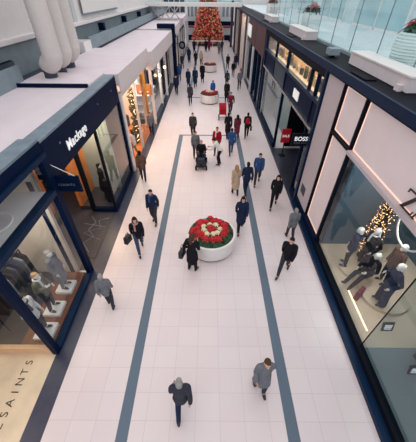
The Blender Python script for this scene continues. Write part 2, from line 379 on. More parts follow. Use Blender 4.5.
# ------------------------------------------------------------------ left: farther shops
s3 = thing('shop_front', 'open warm lit shop front past the black one, orange light inside', 'shop front', (-4.3, 17, 0))
P_('pilaster', -4.42, -4.2, 13.44, 13.75, 0, 4.2, m='white_wall', p=s3); P_('head_panel', -4.3, -4.2, 13.75, 20.5, 3.98, 4.2, m='roof_face', p=s3)
P_('back_panel', -6.6, -6.5, 13.6, 20.4, 0, 4.4, m='orange_wall', p=s3); P_('shop_floor', -6.5, -4.3, 13.5, 20.45, .002, .02, m='wood', p=s3)
P_('glass_pane', -4.33, -4.31, 16.6, 19.4, .1, 3.98, m='glass', p=s3)
P_('frame_post', -4.38, -4.24, 16.5, 16.6, 0, 3.98, m='grey_wall', p=s3); P_('frame_post', -4.38, -4.24, 19.4, 19.5, 0, 3.98, m='brass', p=s3)
for i, (y, x, c) in enumerate(((14.3, -5.9, 'cloth_maroon'), (15.1, -5.8, 'cloth_brown'), (15.9, -5.9, 'cloth_red'), (17.3, -5.8, 'cloth_navy'), (18.2, -5.7, 'cloth_olive'))):
    st = thing('clothes_stand', ['maroon', 'brown', 'red', 'navy', 'olive'][i] + ' garments on a brass stand inside the orange lit shop', 'clothes stand', (x, y, .02))
    MB().tube([(x, y, .02), (x, y, 1.6)], .025, 8).lathe([(0, 0), (.2, 0), (.2, .03), (0, .03)], (x, y, .02), 14).build('stand', 'brass', st)
    g = MB()
    for q in range(4): g.prism([(-.05, 1.55), (.05, 1.55), (.22, 1.42), (.24, .75), (-.24, .75), (-.22, 1.42)], (x-.15+.1*q, y-.03, 0), (.25, 1, 0), (0, 0, 1), (.06, 0, 0))
    g.build('garments', c, st)
tw = thing('garland_panel', 'tall green garland panel with small lights in warm shop window', 'garland', (-4.8, 17.6, .02))
gm = MB()
for i in range(260): gm.ico((-4.8+random.uniform(-.1, .1), 17.6+random.uniform(-.7, .7), random.uniform(.1, 3.3)), random.uniform(.05, .1))
gm.build('greenery', 'cloth_olive', tw)
gm = MB()
for i in range(60): gm.ico((-4.68+random.uniform(-.04, .04), 17.6+random.uniform(-.7, .7), random.uniform(.2, 3.3)), .03)
fx = gm.build('fairy_light', 'fairy', tw); fx['kind'] = 'stuff'
for i, y in enumerate((19.9, 20.25)):
    c = tag(MB().lathe([(0, 0), (.16, 0), (.16, .12), (.08, .2), (.08, 3.5), (.15, 3.6), (.15, 3.7), (0, 3.7)], (-4.45-.25*i, y, .02), 14).build('column', 'brass', None, True), ['gold column beside the orange framed sign, nearer one', 'gold column beside the orange framed sign, farther one'][i], 'column')
sg = thing('framed_sign', 'orange framed menu style sign standing in front of white shelves', 'sign', (-4.4, 20.45, 2.3))
P_('sign_panel', -5.1, -4.15, 20.42, 20.47, 2.25, 2.8, m='sign_orange', p=sg); P_('sign_frame', -5.16, -4.09, 20.44, 20.5, 2.19, 2.86, m='brass', p=sg)
P_('sign_stripe', -4.95, -4.3, 20.40, 20.42, 2.36, 2.42, m='letter_white', p=sg)
s4 = thing('shop_front', 'white shop front with glazed corner base and two globe lamps', 'shop front', (-4.1, 26, 0))
P_('base_plinth', -5.6, -4.15, 20.62, 20.75, 0, .35, m='steel_dark', p=s4); P_('base_plinth', -4.2, -4.0, 20.62, 24.6, 0, .35, m='steel_dark', p=s4)
P_('glass_pane', -5.5, -4.15, 20.66, 20.68, .35, 2.15, m='glass', p=s4); P_('glass_pane', -4.12, -4.10, 20.75, 24.6, .35, 3.7, m='glass', p=s4)
for y in (20.7, 24.6, 28.2, 32.7): P_('frame_post', -4.2, -4.0, y-.09, y+.09, 0, 3.75, m='white_wall', p=s4)
P_('door_recess', -5.2, -5.1, 24.7, 28.1, 0, 3.7, m='navy', p=s4); P_('window_panel', -4.5, -4.4, 28.3, 32.6, 0, 3.7, m='navy', p=s4)
P_('back_panel', -5.9, -5.8, 20.7, 24.6, 0, 3.7, m='white_wall', p=s4)
for i in range(3): P_('shelf', -5.75, -4.5, 21.3, 24.2, .6+.6*i, .66+.6*i, m='white_gloss', p=s4)
for i, y in enumerate((23.6, 26.6)):
    lp = thing('globe_lamp', ['glowing globe lamp over the white shop window, nearer one', 'glowing globe lamp over the dark doorway, farther one'][i], 'lamp', (-3.95, y, 2.8))
    MB().ell((-3.92, y, 2.75), (.13, .13, .13)).build('globe', 'lamp_warm', lp, True); MB().tube([(-4.1, y, 3.2), (-3.92, y, 3.2), (-3.92, y, 2.9)], .03, 8).build('arm', 'black', lp)
pt = thing('portal', 'tall black projecting portal at the far left shops', 'portal', (-4.3, 33.4, 0))
P_('jamb', -3.9, -3.55, 33.2, 33.8, 0, 4.9, m='navy', p=pt); P_('header', -5.3, -3.55, 33.12, 33.8, 4.9, 5.3, m='navy', p=pt)
s5 = thing('shop_front', 'far left shop row with warm lit windows before the tree', 'shop front', (-4.1, 44, 0))
for i, y in enumerate((35.5, 39.5, 43.5, 47.5, 51.5)):
    P_('window_bay', -4.3, -4.2, y, y+3.4, .2, 3.6, m=['warm_wall', 'navy', 'teal_light', 'brown_stone', 'navy'][i], p=s5)
    P_('frame_post', -4.3, -4.0, y-.4, y-.1, 0, 4.0, m='white_wall', p=s5)
    P_('sign_band', -4.1, -3.98, y, y+3.4, 3.6, 4.0, m=['navy', 'white_wall', 'brown_stone', 'navy', 'white_wall'][i], p=s5)
bs = thing('round_sign', 'black round hanging sign outside the far left shops', 'sign', (-3.9, 39, 3.0))
MB().cyl((-3.35, 38.95, 2.75), (-3.35, 39.05, 2.75), .42).build('disc', 'black', bs); MB().tube([(-4.1, 39, 2.9), (-3.7, 39, 2.9)], .03, 6).build('arm', 'black', bs)
MB().cyl((-3.35, 38.93, 2.75), (-3.35, 38.95, 2.75), .24).build('emblem', 'letter_dim', bs)
# ducts
for i, y in enumerate((12.35, 13.45, 14.6)):
    x = -6.25 - .06*i; r0 = .37
    pts = [(x, y, 11)]; rad = [r0]
    n = 70
    for q in range(n):
        z = 11 - (q+1)*(11-5.95)/n
        pts.append((x, y, z)); rad.append(r0 if q % 2 else r0-.014)
    for q in range(1, 9):
        an = q/8*math.radians(75)
        pts.append((x - .5*(1-math.cos(an)), y + .25*(1-math.cos(an)), 5.95 - .42*math.sin(an))); rad.append(r0 if q % 2 else r0-.014)
    dz = thing('air_duct', ['nearest white ribbed air duct bending down onto the left roof', 'middle white ribbed air duct of the three above the left roof', 'farthest white ribbed air duct of the three above the left roof'][i], 'duct', (x, y, 5.0), 'white air ducts')
    MB().tube(pts, rad, 28).build('ribbed_hose', 'duct', dz, True)
    MB().cyl((x-.42, y+.2, 5.0), (x-.42, y+.2, 5.5), .25).build('duct_foot_shade', 'steel_dark', dz)  # foot coloured dark to stand for the shadow beneath the elbow
pb = thing('wall_panel', 'blank white panel mounted on the upper left wall', 'panel', (-8.2, 25, 6.5))
P_('board', -8.12, -8.04, 21.7, 30.2, 6.72, 9.4, m='white_gloss', p=pb); P_('panel_edge', -8.3, -8.12, 21.8, 30.1, 6.6, 6.72, m='steel_band', p=pb)
pn = thing('wall_panel', 'dark navy hoarding on the upper left wall at the frame edge', 'panel', (-8.2, 8, 6.5))
P_('board', -8.2, -8.1, 4, 11.9, 6.85, 9.4, m='navy', p=pn); P_('panel_edge', -8.3, -8.2, 4, 11.9, 6.75, 6.85, m='steel_dark', p=pn)
cb = MB()
for q in range(3): cb.tube([(-7.82-.03*q, -2.9, 5.745), (-7.82-.03*q, 6, 5.745), (-7.82-.03*q, 12.1, 5.745)], .02, 6)
tag(cb.build('cable_run', 'black', None), 'black cables running along the grey beam towards the ducts', 'cable')

# ------------------------------------------------------------------ right: Zara
z = thing('shop_front', 'shop front with large lit pink-white panels above a mannequin window', 'shop front', (4.3, 5, 0))
P_('plinth', 4.04, 4.3, -3, 10.66, 0, .14, m='navy_metal', p=z); P_('sill', 4.24, 4.44, -3, 7.6, .14, .3, m='black', p=z)
P_('sill', 4.24, 4.44, 7.6, 10.66, .14, .45, m='navy', p=z)
for y in (7.65, 9.2): P_('frame_post', 4.27, 4.4, y-.035, y+.035, .3, 5.8, m='black', p=z)
P_('head_beam', 4.2, 4.42, -3, 7.6, 4.14, 4.24, m='pillar', p=z); P_('head_beam', 4.25, 4.4, 7.7, 9.15, 4.16, 4.24, m='black', p=z)
P_('top_beam', 4.22, 4.42, -3, 10.66, 5.72, 5.86, m='black', p=z)
lp1 = P_('lit_panel', 4.36, 4.42, -3, 7.55, 4.24, 5.72, m='lit_panel', p=z); lp2 = P_('lit_panel', 4.36, 4.42, 7.75, 9.1, 4.26, 5.70, m='lit_panel', p=z)
lp3 = P_('lit_panel', 4.36, 4.42, 7.75, 9.1, .47, 4.14, m='lit_panel', p=z)
def led(y0, y1, z0, z1, par):
    e = MB(); w = .035
    e.box(4.345, 4.36, y0, y0+w, z0, z1).box(4.345, 4.36, y1-w, y1, z0, z1).box(4.345, 4.36, y0+w, y1-w, z0, z0+w).box(4.345, 4.36, y0+w, y1-w, z1-w, z1); e.build('led_edge', 'lamp_pink', par)
led(-3, 7.55, 4.26, 5.7, lp1); led(7.75, 9.1, 4.28, 5.68, lp2); led(7.75, 9.1, .5, 4.12, lp3)
P_('white_pier', 4.28, 4.42, 9.25, 10.62, .45, 5.8, m='pillar', p=z)
P_('plaque', 4.26, 4.28, 9.85, 10.35, .9, 1.3, m='steel_dark', p=z)
P_('glass_pane', 4.33, 4.345, 3.47, 7.6, .3, 4.14, m='glass', p=z); P_('glass_pane', 4.33, 4.345, -3, 3.45, .3, 4.14, m='glass_smoke', p=z)  # near pane tinted grey to strengthen its painted-in reflection
P_('glass_joint', 4.325, 4.35, 3.45, 3.47, .3, 4.14, m='black', p=z)
P_('window_ceiling', 4.44, 7.7, -3, 7.6, 4.2, 4.3, m='teal_grey', p=z)
P_('display_floor', 4.44, 7.7, 3.46, 7.6, .01, .2, m='display_floor', p=z); P_('display_floor', 4.44, 7.7, -3, 3.46, .01, .2, m='bay_floor', p=z)  # near bay floor greyed, its colour carries the pane's reflection
P_('led_strip', 4.77, 4.80, 3.95, 5.4, .2, .22, m='lamp_warm', p=z)
# serif letters on the lit panel (reading towards the camera)
def serif(name, polys, y, h, z0=4.26):
    m = MB()
    for p in polys: m.prism([(u*h, v*h) for u, v in p], (4.34, y, z0), (0, -1, 0), (0, 0, 1), (-.03, 0, 0))
    m.build(name, 'letter_dark', z)
H = .46
serif('letter', [[(0, 0), (.2, 0), (.86, .94), (.66, .94)], [(0, 0), (.86, 0), (.86, .05), (0, .05)], [(.8, .05), (.86, .05), (.9, .24), (.87, .24)], [(.05, .95), (.86, .95), (.86, 1), (.05, 1)], [(.05, .95), (.1, .95), (.05, .78), (.02, .78)]], 4.84, H)
A_ = [[(0, 0), (.06, 0), (.44, 1), (.4, 1)], [(.34, 1), (.48, 1), (.9, 0), (.7, 0)], [(.18, .34), (.66, .34), (.64, .39), (.2, .39)], [(-.06, 0), (.16, 0), (.16, .03), (-.06, .03)], [(.6, 0), (.98, 0), (.98, .03), (.6, .03)]]
serif('letter', A_, 4.40, H)
serif('letter', [[(.1, 0), (.26, 0), (.26, 1), (.1, 1)], [(0, 0), (.36, 0), (.36, .04), (0, .04)], [(0, .96), (.5, .96), (.62, .9), (.68, .76), (.62, .6), (.5, .5), (.26, .5), (.26, .54), (.44, .54), (.52, .64), (.54, .76), (.5, .88), (.42, .92), (0, .92)], [(.34, .5), (.5, .5), (.86, 0), (.68, 0)]], 3.92, H)
serif('letter', A_, 3.46, H)
rg = MB(); rg.tube([(4.9, 4.75+.5*math.cos(q*PI/20), 3.55+.5*math.sin(q*PI/20)) for q in range(41)], .025, 8, False); tag(rg.build('hanging_ring', 'white_gloss', None, True), 'large white ring ornament hanging in the mannequin window under the lettering', 'ornament')
# round risers, signs and blocks in the window
for i, (x, y, r) in enumerate(((5.85, 5.2, .75), (5.3, 6.3, .5))):
    tag(MB().lathe([(0, 0), (r, 0), (r, .12), (0, .12)], (x, y, .2), 36).build('display_riser', 'display_floor', None), ['wide round beige riser under the two rightmost mannequins', 'small round beige riser under the farthest suit mannequin'][i], 'riser')
tag(MB().lathe([(0, 0), (.26, 0), (.26, .45), (0, .45)], (5.36, 5.72, .2), 24).build('display_stool', 'display_floor'), 'round beige seat block under the seated mannequin', 'stool')
for i, (x, y) in enumerate(((5.38, 4.02), (5.5, 2.82))):
    p = thing('price_stand', ['small black price stand with white print by the glass joint', 'black price stand with white print nearest the camera'][i], 'sign', (x, y, .2))
    MB().obox((x, y, .34), (.17, 0, 0), (0, .015, 0), (0, .05, .15)).build('plate', 'black', p)
    l = MB()
    for q in range(3): l.obox((x, y-.022+.012*(q-1)-.001, .34+.07*(q-1)), (.11, 0, 0), (0, .004, 0), (0, .007, .021))
    l.build('print_rows', 'letter_white', p)
cabl = thing('display_block', 'dark grey low display block at the right frame edge', 'block', (6.5, 3.0, .2))
P_('block_body', 5.75, 7.4, 2.55, 3.25, .2, .75, m='steel_dark', p=cabl); P_('block_top', 5.7, 7.45, 2.5, 3.3, .75, .8, m='teal_light', p=cabl)

# twig tree with fairy lights
ft = thing('fairy_light_tree', 'slim twig tree wrapped in warm fairy lights behind the mannequins', 'christmas tree', (5.95, 6.95, .2))
tw = MB(); tw.tube([(5.95, 6.95, .2), (5.95, 6.95, 3.9)], [.05, .02], 8)
for i in range(210):
    zz = .35 + i/210*3.4; an = i*2.4; r = .44*(1-.5*(zz-.5)/3.3)
    tw.tube([(5.95, 6.95, zz), (5.95+r*math.cos(an), 6.95+r*math.sin(an), zz+.22)], [.022, .012], 5)
tw.build('branches', 'twig', ft)
MB().lathe([(0, 0), (.22, 0), (.18, .2), (0, .2)], (5.95, 6.95, .2), 18).build('pot', 'black', ft)
bme = MB().ico((0, 0, 0), .015, 1).mesh('fairy_bulb'); bme.materials.append(M['fairy'])
rest = MB()
cand = []
for i in range(640):
    zz = random.uniform(.5, 3.95); an = random.uniform(0, 2*PI); r = random.uniform(.12, .44)*(1-.5*(zz-.5)/3.3)
    cand.append((r*math.cos(an), r*math.sin(an), zz))
cand.sort(key=lambda c: c[1] + c[0])
for i, c in enumerate(cand):
    if i < 100:
        o = bpy.data.objects.new('fairy_bulb', bme); COL.objects.link(o); o.parent = ft; o.location = (c[0], c[1], c[2]-.2)
    else: rest.ico((5.95+c[0], 6.95+c[1], c[2]), .015)
o = rest.build('fairy_bulb', 'fairy', ft); o['kind'] = 'stuff'

# ------------------------------------------------------------------ right: Boss
q_ = thing('shop_front', 'dark framed shop front with gold lit clerestory and black doorway', 'shop front', (4.3, 15, 0))
P_('frame_post', 4.2, 4.42, 10.68, 10.85, 0, 5.8, m='navy_metal', p=q_)
P_('frame_post', 4.25, 4.4, 11.62, 11.72, 0, 5.5, m='navy', p=q_); P_('frame_post', 4.25, 4.4, 16.7, 16.85, 0, 5.5, m='navy', p=q_)
P_('frame_post', 4.25, 4.4, 12.5, 12.6, 4.6, 5.5, m='black', p=q_); P_('frame_post', 4.25, 4.4, 20.0, 20.1, 3.5, 5.5, m='navy', p=q_); P_('frame_post', 4.2, 4.4, 23.6, 23.8, 0, 5.8, m='navy_metal', p=q_)
P_('frame_post', 4.2, 4.36, 22.4, 22.55, 0, 3.5, m='chrome', p=q_)
P_('top_beam', 4.2, 4.42, 10.85, 24, 5.5, 5.86, m='black', p=q_); P_('middle_beam', 4.2, 4.42, 10.85, 23.6, 4.52, 4.66, m='navy_metal', p=q_)
P_('lower_beam', 4.18, 4.42, 10.85, 23.6, 3.48, 3.6, m='chrome', p=q_)
P_('fascia_panel', 4.3, 4.4, 10.85, 16.7, 3.6, 4.52, m='navy', p=q_); P_('dark_pane', 4.3, 4.4, 16.85, 20.0, 3.6, 4.52, m='steel_dark', p=q_); P_('dark_pane', 4.3, 4.4, 20.1, 23.6, 3.6, 4.52, m='navy', p=q_)
for y0, y1 in ((10.85, 12.5), (12.6, 16.7), (16.85, 20.0), (20.1, 23.6)): P_('clerestory_pane', 4.32, 4.335, y0, y1, 4.66, 5.5, m='glass', p=q_)
P_('glass_pane', 4.32, 4.335, 16.85, 22.4, .25, 3.48, m='glass_mirror', p=q_); P_('glass_pane', 4.32, 4.335, 10.85, 11.62, .25, 3.48, m='glass', p=q_)
P_('sill', 4.2, 4.42, 16.85, 23.6, 0, .25, m='navy', p=q_); P_('sill', 4.2, 4.42, 10.85, 11.62, 0, .25, m='navy', p=q_)
P_('display_back', 5.0, 5.08, 10.7, 24, 4.3, 5.6, m='warm_wall', p=q_); P_('display_shelf', 4.42, 5.0, 10.85, 23.6, 4.5, 4.58, m='display_floor', p=q_)
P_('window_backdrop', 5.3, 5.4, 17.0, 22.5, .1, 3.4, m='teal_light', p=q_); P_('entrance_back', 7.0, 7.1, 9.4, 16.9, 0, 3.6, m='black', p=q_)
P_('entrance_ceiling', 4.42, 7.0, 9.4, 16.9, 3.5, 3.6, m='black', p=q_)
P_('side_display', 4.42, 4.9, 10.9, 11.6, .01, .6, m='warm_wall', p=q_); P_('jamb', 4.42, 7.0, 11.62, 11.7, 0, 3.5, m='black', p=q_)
sgn = P_('logo_plate', 4.26, 4.3, 13.65, 14.55, 3.82, 4.22, m='letter_white', p=q_)
for i in range(16):
    y = 11.0 + i*.78; h = random.uniform(.25, .6)
    tag(MB().prism([(-.14, 0), (.14, 0), (.17, h*.7), (.07, h), (-.07, h), (-.17, h*.7)], (4.75, y, 4.58), (0, 1, 0), (0, 0, 1), (.12, 0, 0)).build('display_garment', ['cloth_grey', 'cloth_olive', 'charcoal', 'cloth_beige'][i % 4]), 'folded garment standing on the lit shelf behind the clerestory glass', 'garment', 'garments behind the clerestory')
mt2 = thing('door_mat', 'dark ribbed entrance mat in front of the black doorway', 'mat', (4.6, 14, 0))
mm = MB(); mm.box(4.14, 6.2, 11.75, 16.6, .006, .012); mm.build('mat_base', 'dark_floor', mt2)
mm = MB()
for i in range(34): mm.box(4.14, 6.2, 11.8+i*.142, 11.84+i*.142, .012, .02)
mm.build('rib', 'stone_strip', mt2)['kind'] = 'stuff'
ss = thing('sale_sign', 'red sale poster board standing in the black doorway', 'sign', (4.8, 15.3, 0))
MB().obox((4.62, 15.5, 1.32), (.27, 0, 0), (0, .02, 0), (0, 0, .42)).build('poster', 'sign_red', ss); MB().tube([(4.62, 15.55, 0.04), (4.62, 15.55, .95)], .03, 8).lathe([(0, 0), (.22, 0), (.22, .02), (0, .02)], (4.62, 15.55, .021), 14).build('stand', 'black', ss)
text('lettering', 'SALE', .20, (4.62, 15.475, 1.25), (1, 0, 0), (0, 0, 1), .003, 'letter_white', ss, .004, 'CENTER')
bb = thing('blade_sign', 'black blade sign with bold white capitals beside white pier', 'sign', (4.2, 11.0, 2.8))
P_('sign_board', 3.56, 4.34, 10.97, 11.05, 2.80, 3.34, m='black', p=bb)
text('lettering', 'BOSS', .25, (3.95, 10.965, 3.03), (1, 0, 0), (0, 0, 1), .004, 'letter_white', bb, .006, 'CENTER')
for sx_, wd in ((3.80, 'HUGO'), (4.10, 'BOSS')): text('lettering', wd, .085, (sx_, 10.965, 2.9), (1, 0, 0), (0, 0, 1), .002, 'letter_dim', bb, 0, 'CENTER', 1.2)
# farther right shops
s6 = thing('shop_front', 'brown stone clad shop front beyond the clerestory shop', 'shop front', (4.3, 27, 0))
P_('stone_fascia', 4.16, 4.4, 24.0, 29.0, 3.9, 5.8, m='brown_stone', p=s6); P_('recess', 4.9, 5.0, 24.2, 29, 0, 3.9, m='black', p=s6)
for y in (24.1, 26.4, 28.8): P_('frame_post', 4.15, 4.4, y, y+.22, 0, 3.9, m='navy_metal', p=s6)
P_('glass_pane', 4.3, 4.32, 24.32, 26.4, .1, 3.9, m='glass_dim', p=s6)
s7 = thing('shop_front', 'distant right shop front with white sign panel and grey pier', 'shop front', (4.3, 33, 0))
P_('fascia', 4.16, 4.4, 29.1, 36, 3.9, 5.8, m='brown_stone', p=s7); P_('sign_panel', 4.1, 4.16, 32.3, 35.4, 4.3, 5.3, m='letter_white', p=s7)
P_('pier', 4.1, 4.4, 29.3, 30.2, 0, 3.9, m='grey_wall', p=s7); P_('pier', 4.1, 4.4, 35.0, 36.0, 0, 5.8, m='grey_wall', p=s7); P_('recess', 4.6, 4.7, 30.2, 35, 0, 3.9, m='navy', p=s7)
s8 = thing('shop_front', 'farthest right shops with pale piers and golden lit bay', 'shop front', (4.3, 46, 0))
for i, y in enumerate((36.2, 40.4, 44.6, 48.8, 53)):
    P_('pier', 4.0, 4.4, y, y+.8, 0, 5.8, m=['brown_stone', 'white_wall', 'brown_stone', 'grey_wall', 'brown_stone'][i], p=s8)
    P_('bay', 4.5, 4.6, y+.8, y+4.2, 0, 5.8, m=['warm_wall', 'navy', 'warm_wall', 'teal_light', 'navy'][i], p=s8)

# upper gallery: balustrade, boxes, pots
br = thing('balustrade', 'clear glass balustrade along the upper right gallery', 'balustrade', (5.4, 10, 6.02))
for i in range(14):
    y = 1.9 + i*2.05
    P_('glass_panel', 5.39, 5.41, y+.02, y+2.03, 6.1, 7.95, m='glass_cool', p=br)
for i in range(14): P_('joint_post', 5.385, 5.415, 1.9+i*2.05-.012, 1.9+i*2.05+.012, 6.1, 7.95, m='steel_band', p=br)
P_('base_rail', 5.33, 5.47, -3, 45, 6.02, 6.12, m='steel_band', p=br); P_('top_rail', 5.36, 5.44, -3, 45, 7.95, 8.0, m='chrome', p=br)
for i, (y0, y1) in enumerate(((6.95, 10.5), (16.0, 19.6), (25.6, 29.2))):
    n = ['long white planter box jutting from the gallery ledge, nearest the camera', 'white planter box on the gallery ledge, middle one', 'white planter box on the gallery ledge, farthest one'][i]
    bx = thing('planter_box', n, 'planter box', (5.0, y0, 6.02), 'white boxes on the ledge')
    P_('box_body', 4.76, 5.32, y0, y1, 6.04, 6.36, m='roof_face', p=bx); P_('foot', 4.66, 4.76, y0+.2, y0+.4, 6.02, 6.16, m='roof_face', p=bx)
    P_('box_lip', 4.72, 5.34, y0-.03, y1+.03, 6.36, 6.4, m='white_gloss', p=bx)
    ln = thing('ledge_hatch', ['dark recessed hatch on the ledge beneath the nearest white box', 'dark recessed hatch on the ledge by the middle white box', 'dark recessed hatch on the ledge by the farthest white box'][i], 'hatch', (4.4, y0, 6.03))
    P_('hatch_plate', 4.3, 4.62, y0+1.2, y0+2.2, 6.022, 6.06, m='black', p=ln)
cam_ = thing('spotlight', 'small grey spotlight box on the ledge between white boxes', 'spotlight', (4.5, 12.0, 6.03))
P_('housing', 4.45, 4.8, 11.5, 12.0, 6.1, 6.3, m='steel_band', p=cam_); P_('foot', 4.55, 4.7, 11.7, 11.8, 6.02, 6.1, m='black', p=cam_)
# poinsettias
def leaf_mesh(name, n, rad, droop, m, zb=.0, wid=.34, layers=2, seed=1):
    rnd = random.Random(seed); b = bmesh.new()
    for L in range(layers):
        for i in range(n):
            an = 2*PI*(i+.5*L)/n + rnd.uniform(-.15, .15); r = rad*(1-.28*L)*rnd.uniform(.85, 1.1); z0 = zb+.05*L
            d = Vector((math.cos(an), math.sin(an), 0)); s = Vector((-d.y, d.x, 0))
            prof = ((.08, .05), (.35, 1.), (.65, .85), (1., .05))
            top = []; 
            for t, w in prof:
                c = d*(r*t) + Vector((0, 0, z0 + .10*t*(1-t)*4*rad - droop*t*t))
                top.append([b.verts.new(c - s*(w*r*wid*.5)), b.verts.new(c + Vector((0, 0, -.012))), b.verts.new(c + s*(w*r*wid*.5))])
            for p, q in zip(top, top[1:]):
                b.faces.new((p[0], p[1], q[1], q[0])); b.faces.new((p[1], p[2], q[2], q[1]))
    me = bpy.data.meshes.new(name); b.to_mesh(me); b.free(); me.materials.append(M[m]); return me
LM = {}
for c in ('red', 'white', 'dark'): LM[c] = leaf_mesh('bracts', 7, .19, .05, 'bract_'+c, .12, .5, 2, 3)
LM['leaves'] = leaf_mesh('leaves', 8, .24, .12, 'leaf', .06, .5, 2, 5)
LM['green'] = leaf_mesh('leaves', 9, .18, .10, 'leaf', .06, .55, 3, 6)
def poinsettia(loc, kind, sc, label, group, rot):
    t = thing('poinsettia' if kind != 'green' else 'foliage_plant', label, 'plant', loc, group); t.scale = (sc,)*3; t.rotation_euler = (0, 0, rot)
    for nm, k in ((('leaves', 'green'),) if kind == 'green' else (('leaves', 'leaves'), ('bracts', kind))):
        o = bpy.data.objects.new(nm, LM[k]); COL.objects.link(o); o.parent = t
def round_planter(c, r, h, label, rings, gname):
    t = thing('round_planter', label, 'planter', (c[0], c[1], 0))
    MB().lathe([(0, 0), (r-.1, 0), (r-.1, .07), (0, .07)], (c[0], c[1], 0), 48).build('base', 'black', t)  # recessed base coloured black as the toe shadow under the tub
    MB().lathe([(0, .07), (r-.06, .07), (r-.015, .16), (r, h-.06), (r, h), (r-.03, h+.02), (r-.09, h), (r-.1, h-.1), (0, h-.1)], (c[0], c[1], 0), 64).build('tub', 'white_gloss', t, True)
    MB().lathe([(0, h-.1), (r-.1, h-.1), (r-.1, h-.07), (0, h-.05)], (c[0], c[1], 0), 32).build('soil', 'soil', t)
    for kind, rr, n, sc, ph, dz in rings:
        for i in range(n):
            an = 2*PI*i/n + ph
            an += random.uniform(-.12, .12); q = rr + random.uniform(-.035, .035)
            if kind == 'mix': pick = 'green' if -2.4 < math.atan2(math.sin(an), math.cos(an)) < .5 or i % 3 == 0 else 'red'
            else: pick = kind
            x, y = c[0]+q*math.cos(an), c[1]+q*math.sin(an)
            lab = {'red': 'red poinsettia', 'white': 'cream white poinsettia', 'dark': 'dark red poinsettia', 'green': 'low green leafy plant'}[pick] + ' in the ' + gname
            poinsettia((x, y, h-.08+dz+random.uniform(-.02, .03)), pick, sc*random.uniform(.9, 1.15), lab, lab + ' bed', an*3)
round_planter((.13, 7.62), .96, .76, 'large white round planter of poinsettias, nearest, beside the dark coated woman', [('red', 0.07, 3, .95, 0, .14), ('white', .31, 8, .78, .2, .16), ('red', .53, 13, 1.05, 0, .1), ('mix', .72, 22, .92, .1, .04)], 'nearest round planter')
round_planter((.06, 26.1), .84, .74, 'white round planter with someone in blue sitting behind it', [('white', .2, 4, 1, 0, .18), ('red', .45, 9, 1.05, 0, .12), ('dark', .66, 14, .9, 0, .05)], 'planter by the person in blue')
round_planter((.12, 38.6), .84, .74, 'farthest white round planter of poinsettias towards the tree', [('white', .2, 4, 1, 0, .18), ('red', .45, 9, 1.0, 0, .12), ('dark', .66, 14, .9, 0, .05)], 'farthest planter')
for i, (x, y, r, h) in enumerate(((6.05, 9.3, .62, 1.0), (5.95, 19.6, .56, .95), (5.95, 32.5, .56, .95))):
    lb = ['large ribbed white pot behind the balustrade, nearest', 'ribbed white pot behind the balustrade, middle one', 'white pot behind the balustrade, farthest'][i]
    t = thing('ribbed_pot', lb, 'pot', (x, y, 6.02), 'white gallery pots')
    prof = [(0, 0), (r*.62, 0)]
    for s in range(27):
        u = s/26; rb = r*(.62+.38*math.sin(PI*(.12+u*.62)))
        prof.append((rb*(1.0 if s % 2 else .965), u*h))
    prof += [(prof[-1][0]-.06, h), (prof[-1][0]-.08, h-.1), (0, h-.1)]
    MB().lathe(prof, (x, y, 6.02), 40).build('pot_body', 'pot_white', t, True)
    MB().lathe([(0, h-.1), (r*.7, h-.1), (r*.7, h-.07), (0, h-.04)], (x, y, 6.02), 20).build('soil', 'soil', t)
    for j, (dx, dy, dz, s) in enumerate(((0, 0, .22, 1.6), (.22, .1, .1, 1.5), (-.2, .12, .12, 1.5), (.02, -.24, .08, 1.5), (-.1, .26, .06, 1.4))):
        poinsettia((x+dx, y+dy, 6.02+h-.08+dz), 'dark' if j % 2 else 'red', s, 'dark red poinsettia in the ' + lb, 'poinsettias in the ' + lb, j*1.3)

# ------------------------------------------------------------------ far end
sbox('wall_far', 'cool_wall', -12, 12, 70, 70.3, 0, 12)
sbox('wall_far_left', 'white_wall', -12, -4.6, 60.2, 60.5, 0, 11); sbox('wall_far_right', 'white_wall', 4.6, 12, 60.2, 60.5, 0, 11)
for i, (x0, x1, c) in enumerate(((-4.6, -2.3, 'kiosk of pale walls and dark awning left of the tree'), (2.2, 4.6, 'kiosk of pale walls and dark awning right of the tree'))):
    kk = thing('kiosk', c, 'kiosk', ((x0+x1)/2, 64, 0))
    P_('wall_panel', x0, x1, 65, 69.5, 0, 2.9, m='cool_wall', p=kk); P_('awning', x0-.1, x1+.1, 63.9, 65, 2.7, 3.3, m='navy', p=kk)
    P_('counter', x0+.3, x1-.2, 64.4, 65, 0, 1.1, m='navy', p=kk)
    P_('upper_wall', x0, x1, 65.2, 69.5, 3.3, 6.4, m='cool_wall', p=kk)
    for q in range(3): P_('window_pane', x0+.25+q*.75, x0+.7+q*.75, 65.15, 65.2, 4.0, 5.8, m='steel_band', p=kk)
    P_('red_sign', x0+.5, x1-.5, 64.96, 65, 2.25, 2.5, m='sign_red', p=kk)
for i, x in enumerate((-4.2, 3.7)):
    tag(MB().box(x, x+.4, 58, 58.4, 0, 6.6).build('column', 'brown_stone' if i else 'white_wall'), ['pale square column left of the tree', 'brown square column right of the tree'][i], 'column')
bg = thing('footbridge', 'glass sided upper footbridge crossing before the tall red tree', 'bridge', (0, 46, 6.3))
P_('deck', -8.2, 4.2, 44.5, 48, 6.3, 6.62, m='cool_wall', p=bg); P_('deck_edge', -8.2, 4.2, 44.42, 44.5, 6.26, 6.66, m='white_gloss', p=bg)
for i in range(7): P_('glass_panel', -8.1+i*1.77, -6.4+i*1.77, 44.5, 44.52, 6.66, 7.75, m='glass_cool', p=bg)
P_('handrail', -8.2, 4.2, 44.46, 44.54, 7.75, 7.82, m='chrome', p=bg)
tr = MB()
for i in range(3):
    x = -8 + i*1.3
    tr.tube([(x, 46, 4.8), (x+1.3, 46, 6.3)], .07, 6).tube([(x+1.3, 46, 4.8), (x, 46, 6.3)], .07, 6)
tr.build('truss', 'white_gloss', bg)
